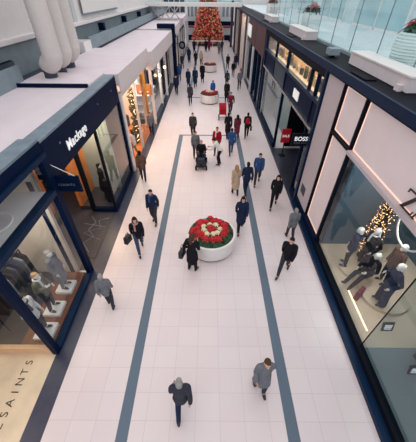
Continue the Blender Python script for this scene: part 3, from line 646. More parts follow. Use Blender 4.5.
up = thing('upper_landing', 'far upper landing with dark shop openings and thin teal handrail', 'landing', (-6, 58, 4.8))
P_('slab', -8, -4.2, 59.3, 60.2, 4.5, 4.8, m='cool_wall', p=up); P_('handrail', -8, -4.2, 59.3, 59.36, 5.75, 5.82, m='cloth_teal', p=up)
for q in range(4): P_('opening', -8+q*.95, -7.25+q*.95, 60.14, 60.2, 4.9, 6.6, m='steel_dark', p=up)

# christmas tree
TX, TY = -.3, 61.5
def trad(z): return 3.15*(1 - z/11.5)
ct = thing('christmas_tree', 'towering christmas tree thick with red and gold baubles', 'christmas tree', (TX, TY, 0))
fo = MB(); prof = [(0, .35)]
for i in range(18):
    zz = .35 + i*.6; prof += [(trad(zz)*1.0, zz), (trad(zz+.6)*.86, zz+.52)]
prof.append((0, 11.4)); fo.lathe(prof, (TX, TY, 0), 28)
fo.build('foliage', 'pine', ct); MB().cyl((TX, TY, 0), (TX, TY, .8), .3).build('trunk', 'twig', ct)
bmes = []
for c in ('ball_red_haze', 'ball_gold', 'ball_dark'):
    me = MB().ico((0, 0, 0), .15, 1).mesh('bauble', smooth=True); me.materials.append(M[c]); bmes.append(me)
restb = [MB(), MB(), MB()]; cnt = 0
for i in range(1900):
    u = random.random(); zz = .45 + (1-math.sqrt(u))*9.5; an = random.uniform(0, 2*PI); r = trad(zz)*random.uniform(.93, 1.04)+.04
    p = (TX+r*math.cos(an), TY+r*math.sin(an), zz); c = random.choices((0, 1, 2), (.5, .3, .2))[0]
    if cnt < 300 and math.sin(an) < -.2 and zz < 6.3:
        o = bpy.data.objects.new('bauble', bmes[c]); COL.objects.link(o); o.location = p; cnt += 1
        n = ['coral red', 'gold', 'deep red'][c]
        tag(o, n + ' bauble hanging on the towering christmas tree', 'bauble', n + ' baubles on the tree')
    else: restb[c].ico(p, .15, 1)
for c in range(3):
    o = restb[c].build('bauble', ('ball_red_haze', 'ball_gold', 'ball_dark')[c], None, True); o['kind'] = 'stuff'; tag(o, 'mass of ' + ['coral red', 'gold', 'deep red'][c] + ' baubles over the rest of the towering christmas tree', 'baubles')
ba = thing('barrier', 'thin white barrier rail in front of the towering tree', 'barrier', (0, 57.5, 0))
P_('rail', -3.6, 3.4, 57.46, 57.54, .9, 1.06, m='white_gloss', p=ba)
for i in range(6): P_('post', -3.6+i*1.38, -3.52+i*1.38, 57.46, 57.54, 0, .9, m='white_gloss', p=ba)

# ------------------------------------------------------------------ people
V = Vector
def remesh(mb, voxel, smooth=4, name='body'):
    bmesh.ops.recalc_face_normals(mb.bm, faces=mb.bm.faces)
    me = bpy.data.meshes.new(name); mb.bm.to_mesh(me); mb.bm.free()
    o = bpy.data.objects.new('tmp', me); COL.objects.link(o)
    r = o.modifiers.new('r', 'REMESH'); r.mode = 'VOXEL'; r.voxel_size = voxel
    s = o.modifiers.new('s', 'SMOOTH'); s.iterations = smooth; s.factor = .5
    bpy.context.view_layer.update()
    out = bpy.data.meshes.new_from_object(o.evaluated_get(bpy.context.evaluated_depsgraph_get()))
    bpy.data.objects.remove(o); bpy.data.meshes.remove(me)
    for p in out.polygons: p.use_smooth = True
    out.name = name; out.materials.clear(); out.materials.append(M['skin'])
    return out
# joints are (right, left); x right, y forward, z up; metres for a 1.72 m adult
POSES = dict(
 walk=dict(lean=4, hip=[(.09, 0, .92), (-.09, 0, .92)], knee=[(.095, .19, .53), (-.095, .0, .49)], ank=[(.095, .30, .09), (-.095, -.33, .20)], toe=[(.10, .46, .05), (-.10, -.20, .035)],
           elb=[(.215, -.11, 1.14), (-.215, .06, 1.13)], wri=[(.205, -.13, .885), (-.185, .23, .95)], root=0.),
 amble=dict(lean=3, hip=[(.09, 0, .93), (-.09, 0, .93)], knee=[(.095, .02, .50), (-.095, .13, .52)], ank=[(.095, -.16, .12), (-.095, .15, .085)], toe=[(.10, -.02, .035), (-.10, .30, .04)],
           elb=[(.215, .02, 1.13), (-.215, -.08, 1.14)], wri=[(.19, .15, .91), (-.205, -.07, .88)], root=0.),
 stand=dict(lean=1, hip=[(.09, 0, .93), (-.09, 0, .93)], knee=[(.10, .02, .50), (-.10, .02, .50)], ank=[(.11, -.02, .085), (-.10, -.02, .085)], toe=[(.13, .13, .04), (-.12, .13, .04)],
           elb=[(.225, -.03, 1.13), (-.225, -.03, 1.13)], wri=[(.215, .07, .89), (-.215, .07, .89)], root=0.),
 hold=dict(lean=5, hip=[(.09, 0, .93), (-.09, 0, .93)], knee=[(.11, .03, .50), (-.10, .0, .50)], ank=[(.14, -.02, .085), (-.12, -.04, .085)], toe=[(.17, .12, .04), (-.14, .11, .04)],
           elb=[(.26, .02, 1.16), (-.27, -.06, 1.16)], wri=[(.13, .25, 1.24), (-.24, .12, .96)], root=0.),
 push=dict(lean=9, hip=[(.09, 0, .92), (-.09, 0, .92)], knee=[(.095, .17, .53), (-.095, .0, .49)], ank=[(.095, .26, .09), (-.095, -.29, .18)], toe=[(.10, .42, .05), (-.10, -.17, .035)],
           elb=[(.25, .06, 1.16), (-.25, .06, 1.16)], wri=[(.20, .33, 1.06), (-.20, .33, 1.06)], root=0.),
 bend=dict(lean=38, hip=[(.10, -.06, .90), (-.10, -.06, .90)], knee=[(.12, .06, .50), (-.12, .06, .50)], ank=[(.13, -.04, .085), (-.12, -.02, .085)], toe=[(.15, .12, .04), (-.14, .13, .04)],
           elb=[(.25, .38, 1.02), (-.25, .38, 1.02)], wri=[(.20, .62, .98), (-.20, .62, .98)], root=-.06),
 sit=dict(lean=2, hip=[(.10, 0, .0), (-.10, 0, .0)], knee=[(.13, .44, .04), (-.13, .44, .04)], ank=[(.13, .47, -.38), (-.13, .50, -.38)], toe=[(.14, .62, -.42), (-.14, .65, -.42)],
           elb=[(.27, .08, .26), (-.27, .08, .26)], wri=[(.20, .34, .24), (-.20, .34, .24)], root=0., drop=.93),
 lounge=dict(lean=-4, hip=[(.10, 0, .0), (-.10, 0, .0)], knee=[(.12, .42, .02), (-.12, .40, .06)], ank=[(.12, .74, -.30), (-.12, .80, -.28)], toe=[(.14, .86, -.24), (-.16, .93, -.22)],
           elb=[(.27, -.02, .24), (-.27, .06, .26)], wri=[(.20, .26, .16), (-.14, .32, .22)], root=0., drop=.93))
class Rig:
    def __init__(s, P):
        s.P = P; s.drop = P.get('drop', 0); a = math.radians(P['lean'])
        s.R = Matrix.Rotation(-a, 3, 'X'); s.base = V((0, P['root'], .95-s.drop))
    def t(s, x, y, z):                                   # a torso/head point carried by the lean
        return s.base + s.R @ V((x, y, z-.95))
    def ell(s, mb, c, r, extra=0): mb.ell(s.t(*c), tuple(v+extra for v in r), s.R)
def torso(rig, mb, e, hips=True):
    if hips: rig.ell(mb, (0, -.01, .96), (.155, .115, .13), e)
    rig.ell(mb, (0, 0, 1.10), (.135, .098, .17), e); rig.ell(mb, (0, 0, 1.28), (.165, .112, .18), e)
    mb.tube([rig.t(-.155, -.005, 1.415), rig.t(.155, -.005, 1.415)], .062+e, 12)
    mb.tube([rig.t(0, -.005, 1.38), rig.t(0, .0, 1.47)], [.10+e, .062+e], 12)
def arm(rig, mb, i, e, end=1.):
    sh = rig.t((.175, -.175)[i], -.005, 1.405); el, wr = V(rig.P['elb'][i]), V(rig.P['wri'][i]); wr = el + (wr-el)*end
    mb.tube([sh, sh.lerp(el, .5), el, el.lerp(wr, .45), wr], [.056+e, .05+e, .042+e, .041+e*1.1, .030+e*1.25], 12)
def leg(rig, mb, i, e, foot=True, end=1.):
    h, k, a = (V(rig.P[n][i]) for n in ('hip', 'knee', 'ank')); a2 = k + (a-k)*end
    mb.tube([h, h.lerp(k, .4), k, k.lerp(a2, .35), a2], [.094+e, .08+e, .058+e, .056+e, .040+e], 12)
def hand(rig, mb, i):
    el, w = V(rig.P['elb'][i]), V(rig.P['wri'][i]); d = (w-el).normalized()
    fwd = V((0, 1, 0)) if abs(d.y) < .8 else V((0, 0, 1))
    fv = (fwd - d*fwd.dot(d)).normalized(); c = V((-1, 0, 0)) if i == 0 else V((1, 0, 0)); c = (c - d*c.dot(d) - fv*c.dot(fv)).normalized()
    rot = Matrix((fv, c, d)).transposed()
    mb.ell(w + d*.05, (.042, .018, .056), rot)
    mb.tube([w - d*.01, w + d*.03], .028, 10)
    for q, L in enumerate((.074, .082, .076, .060)):
        b = w + d*.085 + fv*(.034-.0225*q); p1 = b + (d + fv*(.10-.07*q))*L*.42; p2 = p1 + (d*.8+c*.55)*L*.36; p3 = p2 + (d*.45+c*.85)*L*.26
        mb.tube([b - d*.02, b, p1, p2, p3], [.0095, .0095, .009, .0085, .0075], 7)
    b = w + d*.028 + fv*.030; p1 = b + (fv*.75+d*.6+c*.2)*.034; p2 = p1 + (d*.9+fv*.25+c*.3)*.032
    mb.tube([b - fv*.012, b, p1, p2], [.013, .0125, .0115, .009], 7)
def head(rig, mb):
    rig.ell(mb, (0, -.005, 1.625), (.075, .093, .105)); rig.ell(mb, (0, .025, 1.56), (.056, .064, .068))
    mb.tube([rig.t(0, -.015, 1.42), rig.t(0, -.005, 1.54)], [.058, .052], 12)
    mb.tube([rig.t(0, .082, 1.635), rig.t(0, .104, 1.592)], [.009, .016], 8)
    for s in (-1, 1):
        rig.ell(mb, (s*.077, -.005, 1.61), (.011, .020, .032)); rig.ell(mb, (s*.03, .080, 1.648), (.020, .012, .007))
    rig.ell(mb, (0, .084, 1.558), (.024, .010, .006)); rig.ell(mb, (0, .082, 1.547), (.020, .010, .006))
def shoe(rig, i):
    a, t = V(rig.P['ank'][i]), V(rig.P['toe'][i]); d = (t-a); heel = a - V((0, 0, .04)) - V((d.x, d.y, 0))*.25
    mb = MB(); mb.tube([heel, a.lerp(t, .45) - V((0, 0, .012)), t], [.042, .046, .036], 10); mb.tube([a + V((0, 0, .03)), a - V((0, 0, .02))], .05, 10)
    return remesh(mb, .012, 3, 'shoe')
CACHE = {}
def part_mesh(pose, part):
    key = (pose, part)
    if key in CACHE: return CACHE[key]
    rig = Rig(POSES[pose]); mb = MB()
    if part == 'body':
        torso(rig, mb, 0); head(rig, mb)
        for i in (0, 1):
            arm(rig, mb, i, 0); hand(rig, mb, i); leg(rig, mb, i, 0)
            a, t = V(rig.P['ank'][i]), V(rig.P['toe'][i]); mb.tube([a, a.lerp(t, .5) - V((0, 0, .01)), t], [.042, .038, .028], 10)
        r = remesh(mb, .0065, 4, 'body')
    elif part in ('jacket', 'coat'):
        torso(rig, mb, .020)
        for i in (0, 1): arm(rig, mb, i, .016, .97)
        h = rig.t(0, -.01, .90)
        if part == 'coat' and not rig.drop:
            mb.tube([rig.t(0, -.005, 1.05), V((0, rig.P['root'], .86)), V((0, rig.P['root'], .60)), V((0, rig.P['root'], .50))], [.13, .165, .20, .205], 18)
            for i in (0, 1):
                k = V(rig.P['knee'][i]); hp = V(rig.P['hip'][i]); mb.tube([hp, hp.lerp(k, .85)], [.12, .115], 12)
        elif not rig.drop: mb.tube([rig.t(0, 0, 1.02), V((0, rig.P['root'], .84))], [.135, .158], 18)
        mb.tube([rig.t(0, -.012, 1.44), rig.t(0, -.008, 1.50)], [.085, .07], 12)
        r = remesh(mb, .013, 3, part)
    elif part in ('trousers', 'wide_trousers'):
        rig.ell(mb, (0, -.012, .94), (.155, .115, .12), .010)
        for i in (0, 1):
            if part == 'trousers': leg(rig, mb, i, .013, end=.97)
            else:
                h, k, a = (V(rig.P[n][i]) for n in ('hip', 'knee', 'ank')); mb.tube([h, k, a], [.11, .105, .115], 12)
        r = remesh(mb, .013, 3, 'trousers')
    elif part == 'skirt':
        mb.tube([rig.t(0, 0, 1.02), V(rig.P['hip'][0]).lerp(V(rig.P['hip'][1]), .5), V(rig.P['knee'][0]).lerp(V(rig.P['knee'][1]), .5)], [.14, .18, .20], 16); r = remesh(mb, .013, 3, 'skirt')
    elif part in ('shoe0', 'shoe1'): r = shoe(rig, int(part[-1])); mb.bm.free()
    elif part == 'eye':
        rig.ell(mb, (0, .083, 1.628), (.012, .008, .008))
        r = mb.mesh('eye', smooth=True); r.materials.append(M['eye'])
    elif part == 'short':
        rig.ell(mb, (0, -.022, 1.652), (.082, .088, .090)); rig.ell(mb, (0, -.05, 1.60), (.074, .058, .075)); rig.ell(mb, (0, .035, 1.705), (.062, .05, .026)); r = remesh(mb, .011, 3, 'hair')
    elif part == 'long':
        rig.ell(mb, (0, -.022, 1.652), (.084, .090, .092)); mb.tube([rig.t(0, -.045, 1.66), rig.t(0, -.075, 1.54), rig.t(0, -.095, 1.40)], [.085, .085, .055], 12); rig.ell(mb, (0, .03, 1.705), (.064, .055, .028))
        for s in (-1, 1): mb.tube([rig.t(s*.062, .0, 1.67), rig.t(s*.08, -.02, 1.56), rig.t(s*.085, -.03, 1.46)], [.034, .034, .022], 8)
        r = remesh(mb, .011, 3, 'hair')
    elif part == 'bob':
        rig.ell(mb, (0, -.012, 1.645), (.098, .104, .105)); rig.ell(mb, (0, -.045, 1.56), (.098, .07, .075)); r = remesh(mb, .012, 3, 'hair')
    elif part == 'hood': 
        rig.ell(mb, (0, -.03, 1.640), (.100, .098, .115)); rig.ell(mb, (0, -.06, 1.53), (.10, .07, .08)); r = remesh(mb, .012, 3, 'hood')
    elif part == 'scarf':
        mb.tube([rig.t(.085*math.cos(q*PI/8), -.008+.085*math.sin(q*PI/8), 1.475) for q in range(17)], .032, 8, False); mb.tube([rig.t(.05, .085, 1.47), rig.t(.06, .135, 1.22)], [.035, .04], 8); r = remesh(mb, .012, 2, 'scarf')
    elif part == 'backpack':
        rig.ell(mb, (0, -.19, 1.24), (.15, .085, .21)); rig.ell(mb, (0, -.25, 1.17), (.11, .05, .11)); r = remesh(mb, .014, 2, 'backpack')
    CACHE[key] = r; return r
def child(root, name, me, m):
    o = bpy.data.objects.new(name, me); COL.objects.link(o); o.parent = root
    if m:
        o.material_slots[0].link = 'OBJECT'; o.material_slots[0].material = M[m]
    return o
def person(x, y, hd, pose, top, topc, leg_, legc, hair, hairc, label, z=0., sc=1., shoes='leather', skin='skin', eyes=True, cat='person', nm='person', extra=(), tilt=None):
    t = thing(nm, label, cat, (x, y, z)); t.rotation_euler = (0, 0, math.radians(hd)); t.scale = (sc,)*3
    bd = child(t, 'body', part_mesh(pose, 'body'), skin)
    child(t, top, part_mesh(pose, top), topc)
    child(t, 'skirt' if leg_ == 'skirt' else 'trousers', part_mesh(pose, leg_), legc)
    for i in (0, 1): child(t, 'shoe', part_mesh(pose, 'shoe%d' % i), shoes)
    if hair: child(t, 'hood' if hair == 'hood' else 'hair', part_mesh(pose, hair), hairc)
    if eyes:
        for e in (-.031, .031): child(bd, 'eye', part_mesh(pose, 'eye'), None).location.x = e
    for n, c in extra: child(t, n, part_mesh(pose, n), c)
    return t
def bag(x, y, z, hd, w, h, d, m, label, strap=None, nm='handbag'):
    t = thing(nm, label, 'bag', (x, y, z)); 
    b = MB(); b.tube([(0, 0, 0), (0, 0, .001)], .001, 6) if False else None
    b.prism([(-w/2, 0), (w/2, 0), (w/2*.92, h*.9), (w/2*.8, h), (-w/2*.8, h), (-w/2*.92, h*.9)], (x, y-d/2, z), (1, 0, 0), (0, 0, 1), (0, d, 0)); bo = b.build('bag_body', m, t)
    s = MB(); hh = strap or .16; s.tube([(x-w*.3, y, z+h-.01), (x-w*.22, y, z+h+hh*.8), (x, y, z+h+hh), (x+w*.22, y, z+h+hh*.8), (x+w*.3, y, z+h-.01)], .010, 6); s.build('handle', m, t)
    t.rotation_euler = (0, 0, math.radians(hd)); return t
WK, AM, ST, PU = 'walk', 'amble', 'stand', 'push'
J, CT, TR = 'jacket', 'coat', 'trousers'
# woman at the planter with her bag
person(-.56, 6.42, -22, 'hold', CT, 'cloth_black', TR, 'cloth_black', 'long', 'hair_brown', 'woman in short black coat with long brown hair standing at the nearest planter', extra=(('scarf', 'cloth_beige'),))
bag(-.90, 6.38, .78, 70, .34, .28, .14, 'leather', 'black handbag hanging from the arm of the woman at the nearest planter', .26)
P3 = [  # x, y, heading, pose, top, colour, legs, colour, hair, colour, scale, label, extras
 (-2.66, 7.34, 200, WK, J, 'cloth_black', TR, 'denim', 'long', 'hair_dark', 1., 'walker in dark jacket and pink scarf at left, level with the nearest planter', (('scarf', 'cloth_pink'),)),
 (-2.36, 9.05, 172, AM, J, 'cloth_navy', TR, 'charcoal', 'short', 'hair_dark', 1.02, 'walker in navy jacket near the left stripe beside the black shop window', (('scarf', 'cloth_blue'),)),
 (-3.15, 4.84, 10, AM, J, 'cloth_grey', TR, 'charcoal', 'short', 'hair_grey', .92, 'person in grey jacket walking past the mannequin window at left', ()),
 (-.58, 2.0, 4, WK, J, 'charcoal', TR, 'cloth_navy', 'short', 'hair_grey', 1.0, 'walker in charcoal jacket nearest the camera, between the two stripes', ()),
 (1.36, 2.5, 184, AM, CT, 'cloth_grey', TR, 'charcoal', 'short', 'hair_brown', .98, 'walker in long grey coat near the right stripe at the bottom', ()),
 (2.78, 6.28, 150, WK, J, 'cloth_black', TR, 'charcoal', 'short', 'hair_dark', 1.05, 'striding walker in black jacket right of the right stripe near the planter', ()),
 (3.13, 10.3, 165, WK, J, 'cloth_black', TR, 'cloth_black', 'long', 'hair_dark', 1.0, 'walker in black in front of the white pier on the right', ()),
 (3.42, 8.1, 5, AM, J, 'cloth_grey', TR, 'charcoal', 'short', 'hair_grey', .9, 'person in grey jacket close to the lit panels at right', ()),
 (1.39, 8.6, 178, WK, CT, 'cloth_navy', TR, 'cloth_black', 'long', 'hair_dark', 1.02, 'walker in navy coat just right of the nearest planter', ()),
 (1.36, 11.26, 10, AM, CT, 'cloth_beige', TR, 'charcoal', 'long', 'hair_blond', .96, 'walker in beige coat beside two people in dark navy', ()),
 (1.9, 11.3, 8, WK, J, 'cloth_navy', TR, 'cloth_navy', 'short', 'hair_dark', 1.03, 'walker in dark navy between the beige coat and the blue jacket', ()),
 (2.6, 12.3, 170, WK, J, 'cloth_blue', TR, 'charcoal', 'short', 'hair_dark', 1.03, 'walker in blue jacket near the black shop doorway at right', ()),
 (-1.08, 18.15, 175, AM, J, 'charcoal', TR, 'cloth_black', 'short', 'hair_dark', 1., 'lone walker in charcoal just past the cross stripe at left', ()),
 (.50, 15.55, 168, ST, J, 'cloth_red', TR, 'cloth_teal', 'short', 'hair_brown', 1.04, 'person in red jacket standing behind the mobility scooter', (('scarf', 'cloth_white'),)),
 (1.33, 18.15, 4, WK, CT, 'cloth_black', TR, 'cloth_black', 'short', 'hair_dark', 1., 'person in black coat walking at the left of a group of three', ()),
 (1.95, 18.1, 2, AM, CT, 'cloth_maroon', TR, 'cloth_black', 'long', 'hair_dark', .94, 'person in maroon red coat in the middle of a group of three', ()),
 (2.64, 18.2, -4, WK, J, 'cloth_black', TR, 'cloth_black', 'short', 'hair_dark', 1., 'person in black with red backpack at the right of a group of three', (('backpack', 'cloth_red'),)),
 (1.40, 15.6, 2, WK, J, 'cloth_blue', TR, 'denim', 'short', 'hair_dark', .98, 'person in blue jacket walking just in front of the group of three', ()),
 (1.75, 22.7, 185, PU, J, 'cloth_maroon', TR, 'charcoal', 'short', 'hair_brown', 1.06, 'large man in maroon jacket beside the red stroller', ()),
 (.36, 27.35, 10, ST, J, 'cloth_bright', TR, 'cloth_navy', 'short', 'hair_dark', .9, 'person in bright blue jacket standing behind the second planter', ()),
 (-3.2, 28.4, 175, AM, J, 'cloth_navy', TR, 'cloth_black', 'short', 'hair_dark', 1., 'person in navy close to the dark left doorway past the globe lamps', ()),
 (-3.35, 33.4, 5, WK, J, 'cloth_blue', TR, 'denim', 'short', 'hair_dark', 1.04, 'person in blue jacket beside the tall black portal', ()),
 (-2.2, 31.2, 178, AM, CT, 'cloth_navy', TR, 'cloth_black', 'long', 'hair_dark', 1., 'person in long navy coat left of two bulky walkers by the planters', ()),
 (-1.67, 25.3, 5, WK, J, 'charcoal', TR, 'cloth_black', 'short', 'hair_dark', 1., 'person in charcoal left of the second planter', ()),
 (-1.46, 31.0, 3, WK, CT, 'cloth_navy', TR, 'cloth_navy', 'short', 'hair_dark', 1.1, 'tall person in navy coat between the second and third planters', (('scarf', 'cloth_blue'),)),
 (-.76, 33.2, 182, AM, CT, 'cloth_black', TR, 'cloth_black', 'short', 'hair_dark', 1.1, 'tall person in black coat just left of the farthest planter, nearer side', ()),
 (-1.1, 41.9, 180, AM, J, 'cloth_beige', TR, 'charcoal', 'long', 'hair_brown', 1., 'person in beige jacket behind the farthest planter at left', ()),
 (-1.85, 41.8, 8, WK, J, 'cloth_black', TR, 'cloth_black', 'short', 'hair_dark', 1., 'person in black walking beside the beige jacket behind the farthest planter', ()),
 (-2.85, 43.6, 4, AM, CT, 'cloth_navy', TR, 'charcoal', 'short', 'hair_dark', 1.08, 'person in navy coat near the black round hanging sign', ()),
 (-3.5, 39.7, 176, WK, J, 'charcoal', TR, 'cloth_navy', 'short', 'hair_dark', 1., 'person in charcoal walking along the far left shops', ()),
 (2.4, 39.7, 5, AM, J, 'cloth_black', TR, 'cloth_black', 'short', 'hair_dark', 1., 'person in black right of the farthest planter', ()),
 (3.45, 40.1, 0, AM, J, 'cloth_navy', TR, 'charcoal', 'short', 'hair_dark', 1., 'person in navy beside the far right brown pier', ()),
 (2.85, 35.7, 178, AM, J, 'cloth_black', TR, 'cloth_grey', 'long', 'hair_dark', .95, 'person in black jacket and grey trousers past the white sign panel', ()),
 (1.86, 30.7, 4, WK, J, 'charcoal', TR, 'charcoal', 'short', 'hair_dark', 1., 'person in charcoal on the right, behind the second planter', ()),
 (1.63, 26.3, 176, WK, CT, 'cloth_black', TR, 'cloth_black', 'short', 'hair_dark', 1.02, 'person in long black coat right of the second planter', ()),
 (3.15, 30.4, 172, WK, J, 'cloth_grey', TR, 'charcoal', 'short', 'hair_brown', 1.05, 'striding person in grey jacket by the brown stone shop', ()),
 (-2.5, 52, 2, AM, CT, 'cloth_navy', TR, 'cloth_black', 'short', 'hair_dark', 1.05, 'person in navy coat near the tree at left', ()),
 (-.58, 52.6, 0, ST, CT, 'cloth_black', TR, 'cloth_black', 'short', 'hair_dark', 1.04, 'left one of the couple standing close together before the tree', ()),
 (-.05, 53.6, 4, ST, CT, 'cloth_maroon', TR, 'cloth_black', 'long', 'hair_dark', 1.02, 'right one of the couple before the tree, in maroon coat', ()),
 (1.54, 50.7, 180, AM, J, 'cloth_grey', TR, 'charcoal', 'short', 'hair_grey', 1., 'person in grey jacket near the tree at right', ()),
 (2.1, 52.7, 5, AM, J, 'charcoal', TR, 'denim', 'short', 'hair_dark', 1., 'person in charcoal and blue jeans near the tree at right', ()),
 (-3.05, 46.6, 170, AM, J, 'cloth_brown', TR, 'cloth_black', 'short', 'hair_dark', .85, 'small person in brown by the far left shops', ()),
 (-3.5, 12.5, 10, AM, J, 'cloth_brown', TR, 'charcoal', 'short', 'hair_dark', 1., 'person in brown jacket passing the far end of the black shop window', ()),
 (-4.55, 15.4, 80, AM, J, 'cloth_pale', TR, 'cloth_grey', 'long', 'hair_brown', .96, 'person in pale jacket entering the orange lit shop', ()),
 (-4.0, 18.4, 185, AM, J, 'cloth_grey', TR, 'cloth_navy', 'short', 'hair_dark', .96, 'person in grey outside the orange lit shop by the garland panel', ()),
]
for (x, y, hd, po, tp, tc_, lg, lc, hr, hc, s_, lab, ex) in P3:
    person(x, y, hd, po, tp, tc_, lg, lc, hr, hc, lab, sc=s_, eyes=y < 26, extra=ex)
bag(2.92, 18.22, .55, 80, .30, .26, .12, 'leather', 'dark bag carried by the person with the red backpack', .10)
bag(-3.02, 7.2, .62, 70, .34, .30, .14, 'leather', 'dark bag carried by the walker with the pink scarf', .14)
# red stroller
st = thing('stroller', 'red stroller in front of the man in maroon', 'stroller', (1.1, 21.9, 0))
m_ = MB(); m_.prism([(-.32, .42), (.30, .34), (.36, .52), (.20, .62), (-.05, .62), (-.28, 1.02), (-.38, 1.0)], (.85, 21.9, 0), (0, 1, 0), (0, 0, 1), (.5, 0, 0)); m_.build('seat_shell', 'cloth_red', st)
m_ = MB(); m_.tube([(1.1, 21.9+.36*math.cos(a), .88+.32*math.sin(a)) for a in [q*PI/10 for q in range(2, 11)]], .0, 4) if False else None
m_.prism([(.42*math.cos(a)-.02, .82+.36*math.sin(a)) for a in [q*PI/10 for q in range(3, 11)]] + [(-.34, .80)], (.84, 21.9, 0), (0, 1, 0), (0, 0, 1), (.52, 0, 0)); m_.build('canopy', 'cloth_red', st)
m_ = MB()
for x in (.83, 1.37): m_.tube([(x, 21.55, .12), (x, 21.75, .45), (x, 22.05, .98), (x, 22.28, 1.08)], .016, 8).tube([(x, 22.2, .12), (x, 21.7, .5)], .016, 8)
m_.tube([(.83, 22.28, 1.08), (1.37, 22.28, 1.08)], .02, 8).tube([(.83, 21.6, .22), (1.37, 21.6, .22)], .016, 8); m_.build('stroller_frame', 'black', st)
for x in (.80, 1.40):
    for y in (21.55, 22.2): MB().cyl((x-.025, y, .12), (x+.025, y, .12), .12).build('wheel', 'black', st)
# mobility scooter and riders
sx, sy = -.42, 14.25
ms_ = thing('mobility_scooter', 'dark mobility scooter with seated rider near the cross stripe', 'mobility scooter', (sx, sy, 0))
B = lambda n, m, *b: MB().box(sx+b[0], sx+b[1], sy+b[2], sy+b[3], b[4], b[5]).build(n, m, ms_)
B('deck', 'charcoal', -.30, .30, -.55, .50, .16, .24); B('rear_housing', 'black', -.28, .28, .12, .58, .24, .42)
B('seat', 'leather', -.25, .25, .04, .48, .50, .58); B('seat_post', 'black', -.05, .05, .22, .34, .42, .50)
MB().prism([(.44, .58), (.52, .58), (.62, 1.05), (.54, 1.05)], (sx-.24, sy, 0), (0, 1, 0), (0, 0, 1), (.48, 0, 0)).build('backrest', 'leather', ms_)
m_ = MB(); m_.tube([(sx, sy-.50, .24), (sx, sy-.42, .98)], .04, 10).tube([(sx-.28, sy-.36, 1.0), (sx, sy-.42, .98), (sx+.28, sy-.36, 1.0)], .022, 8); m_.build('tiller', 'black', ms_)
m_ = MB(); m_.box(sx-.2, sx+.2, sy-.86, sy-.58, .52, .80); m_.build('front_basket', 'charcoal', ms_)
for dx in (-.30, .30):
    for dy, r in ((-.55, .13), (.38, .15)): MB().cyl((sx+dx-.045, sy+dy, r), (sx+dx+.045, sy+dy, r), r).build('wheel', 'black', ms_)
person(sx, sy+.24, 180, 'sit', J, 'cloth_black', TR, 'cloth_navy', 'short', 'hair_grey', 'rider in black jacket seated on the mobility scooter', z=.66, sc=1.)
person(.62, 14.35, 75, 'bend', J, 'cloth_white', TR, 'cloth_black', 'short', 'hair_dark', 'person in white jacket bending forward beside the mobility scooter', sc=1.)
person(-.78, 15.15, 190, ST, J, 'cloth_grey', TR, 'charcoal', 'short', 'hair_dark', 'person in grey jacket standing at the left rear of the mobility scooter', sc=.98)

# mannequins in the two display windows
def mannequin(x, y, z, hd, pose, top, topc, leg_, legc, hair, hairc, label, grp, sc=1.06, base=True, extra=()):
    t = person(x, y, hd, pose, top, topc, leg_, legc, hair, hairc, label, z=z, sc=sc, skin='mannequin', eyes=False, cat='mannequin', nm='mannequin', extra=extra); t['group'] = grp; return t
G = 'mannequins in the pink panelled window'
mannequin(4.98, 6.42, .32, 60, ST, J, 'cloth_navy', TR, 'cloth_black', 'bob', 'hair_white', 'mannequin in dark navy suit with white bob, farthest left in the window', G, 1.04)
mannequin(5.62, 6.45, .2, 100, 'hold', J, 'cloth_black', TR, 'cloth_black', 'bob', 'hair_white', 'mannequin in black with white bob in front of the fairy light tree', G, 1.08, extra=(('scarf', 'cloth_white'),))
mannequin(5.36, 5.72, .81, 115, 'lounge', J, 'cloth_black', TR, 'cloth_black', 'bob', 'hair_white', 'seated mannequin in black with legs stretched out beside a maroon bag', G, 1.04)
mannequin(5.98, 5.66, .32, 95, ST, J, 'cloth_brown', TR, 'cloth_black', 'bob', 'hair_white', 'mannequin in brown fur jacket with white bob on the wide riser', G, 1.04)
mannequin(5.50, 4.86, .32, 80, 'hold', J, 'cloth_navy', 'wide_trousers', 'cloth_navy', 'bob', 'hair_white', 'mannequin in navy jacket and wide trousers nearest the glass joint', G, 1.06)
bag(5.02, 5.16, .2, 40, .44, .34, .14, 'cloth_maroon', 'maroon bag on the floor beside the seated mannequin', .14)
G2 = 'mannequins in the left display window'
for i, (x, y, po, tp, tc_, lc, hr, hc, lab, ex) in enumerate((
  (-4.80, 5.42, ST, CT, 'cloth_grey', 'cloth_grey', 'short', 'hair_grey', 'mannequin in grey coat on the farthest plinth of the left window', ()),
  (-4.83, 4.60, 'hold', J, 'cloth_olive', 'charcoal', 'short', 'hair_blond', 'mannequin in olive jacket with pale scarf on the middle plinth of the left window', (('scarf', 'cloth_pale'),)),
  (-4.76, 3.86, ST, J, 'cloth_pale', 'charcoal', 'short', 'hair_dark', 'mannequin in pale knit jacket on the nearest plinth of the left window', (('scarf', 'charcoal'),)))):
    tag(MB().box(x-.26, x+.26, y-.25, y+.25, .16, .27).build('display_plinth', 'white_gloss'), ['square white plinth under the grey coat mannequin', 'square white plinth under the olive jacket mannequin', 'square white plinth under the pale knit mannequin'][i], 'plinth')
    mannequin(x, y, .27, -90, po, tp, tc_, TR, lc, hr, hc, lab, G2, 1.0, extra=ex)
mannequin(-4.95, 10.7, .2, -60, ST, CT, 'cloth_black', TR, 'cloth_black', 'short', 'hair_dark', 'mannequin in black coat inside the wood panelled window', 'mannequin in the wood panelled window', 1.04)
bag(-4.62, 10.35, 1.05, 10, .36, .34, .16, 'leather', 'black leather bag displayed by the mannequin in the wood panelled window', .2)
tag(MB().box(-4.76, -4.48, 10.24, 10.46, .2, 1.05).build('bag_stand', 'black'), 'black stand under the displayed bag in the wood panelled window', 'stand')


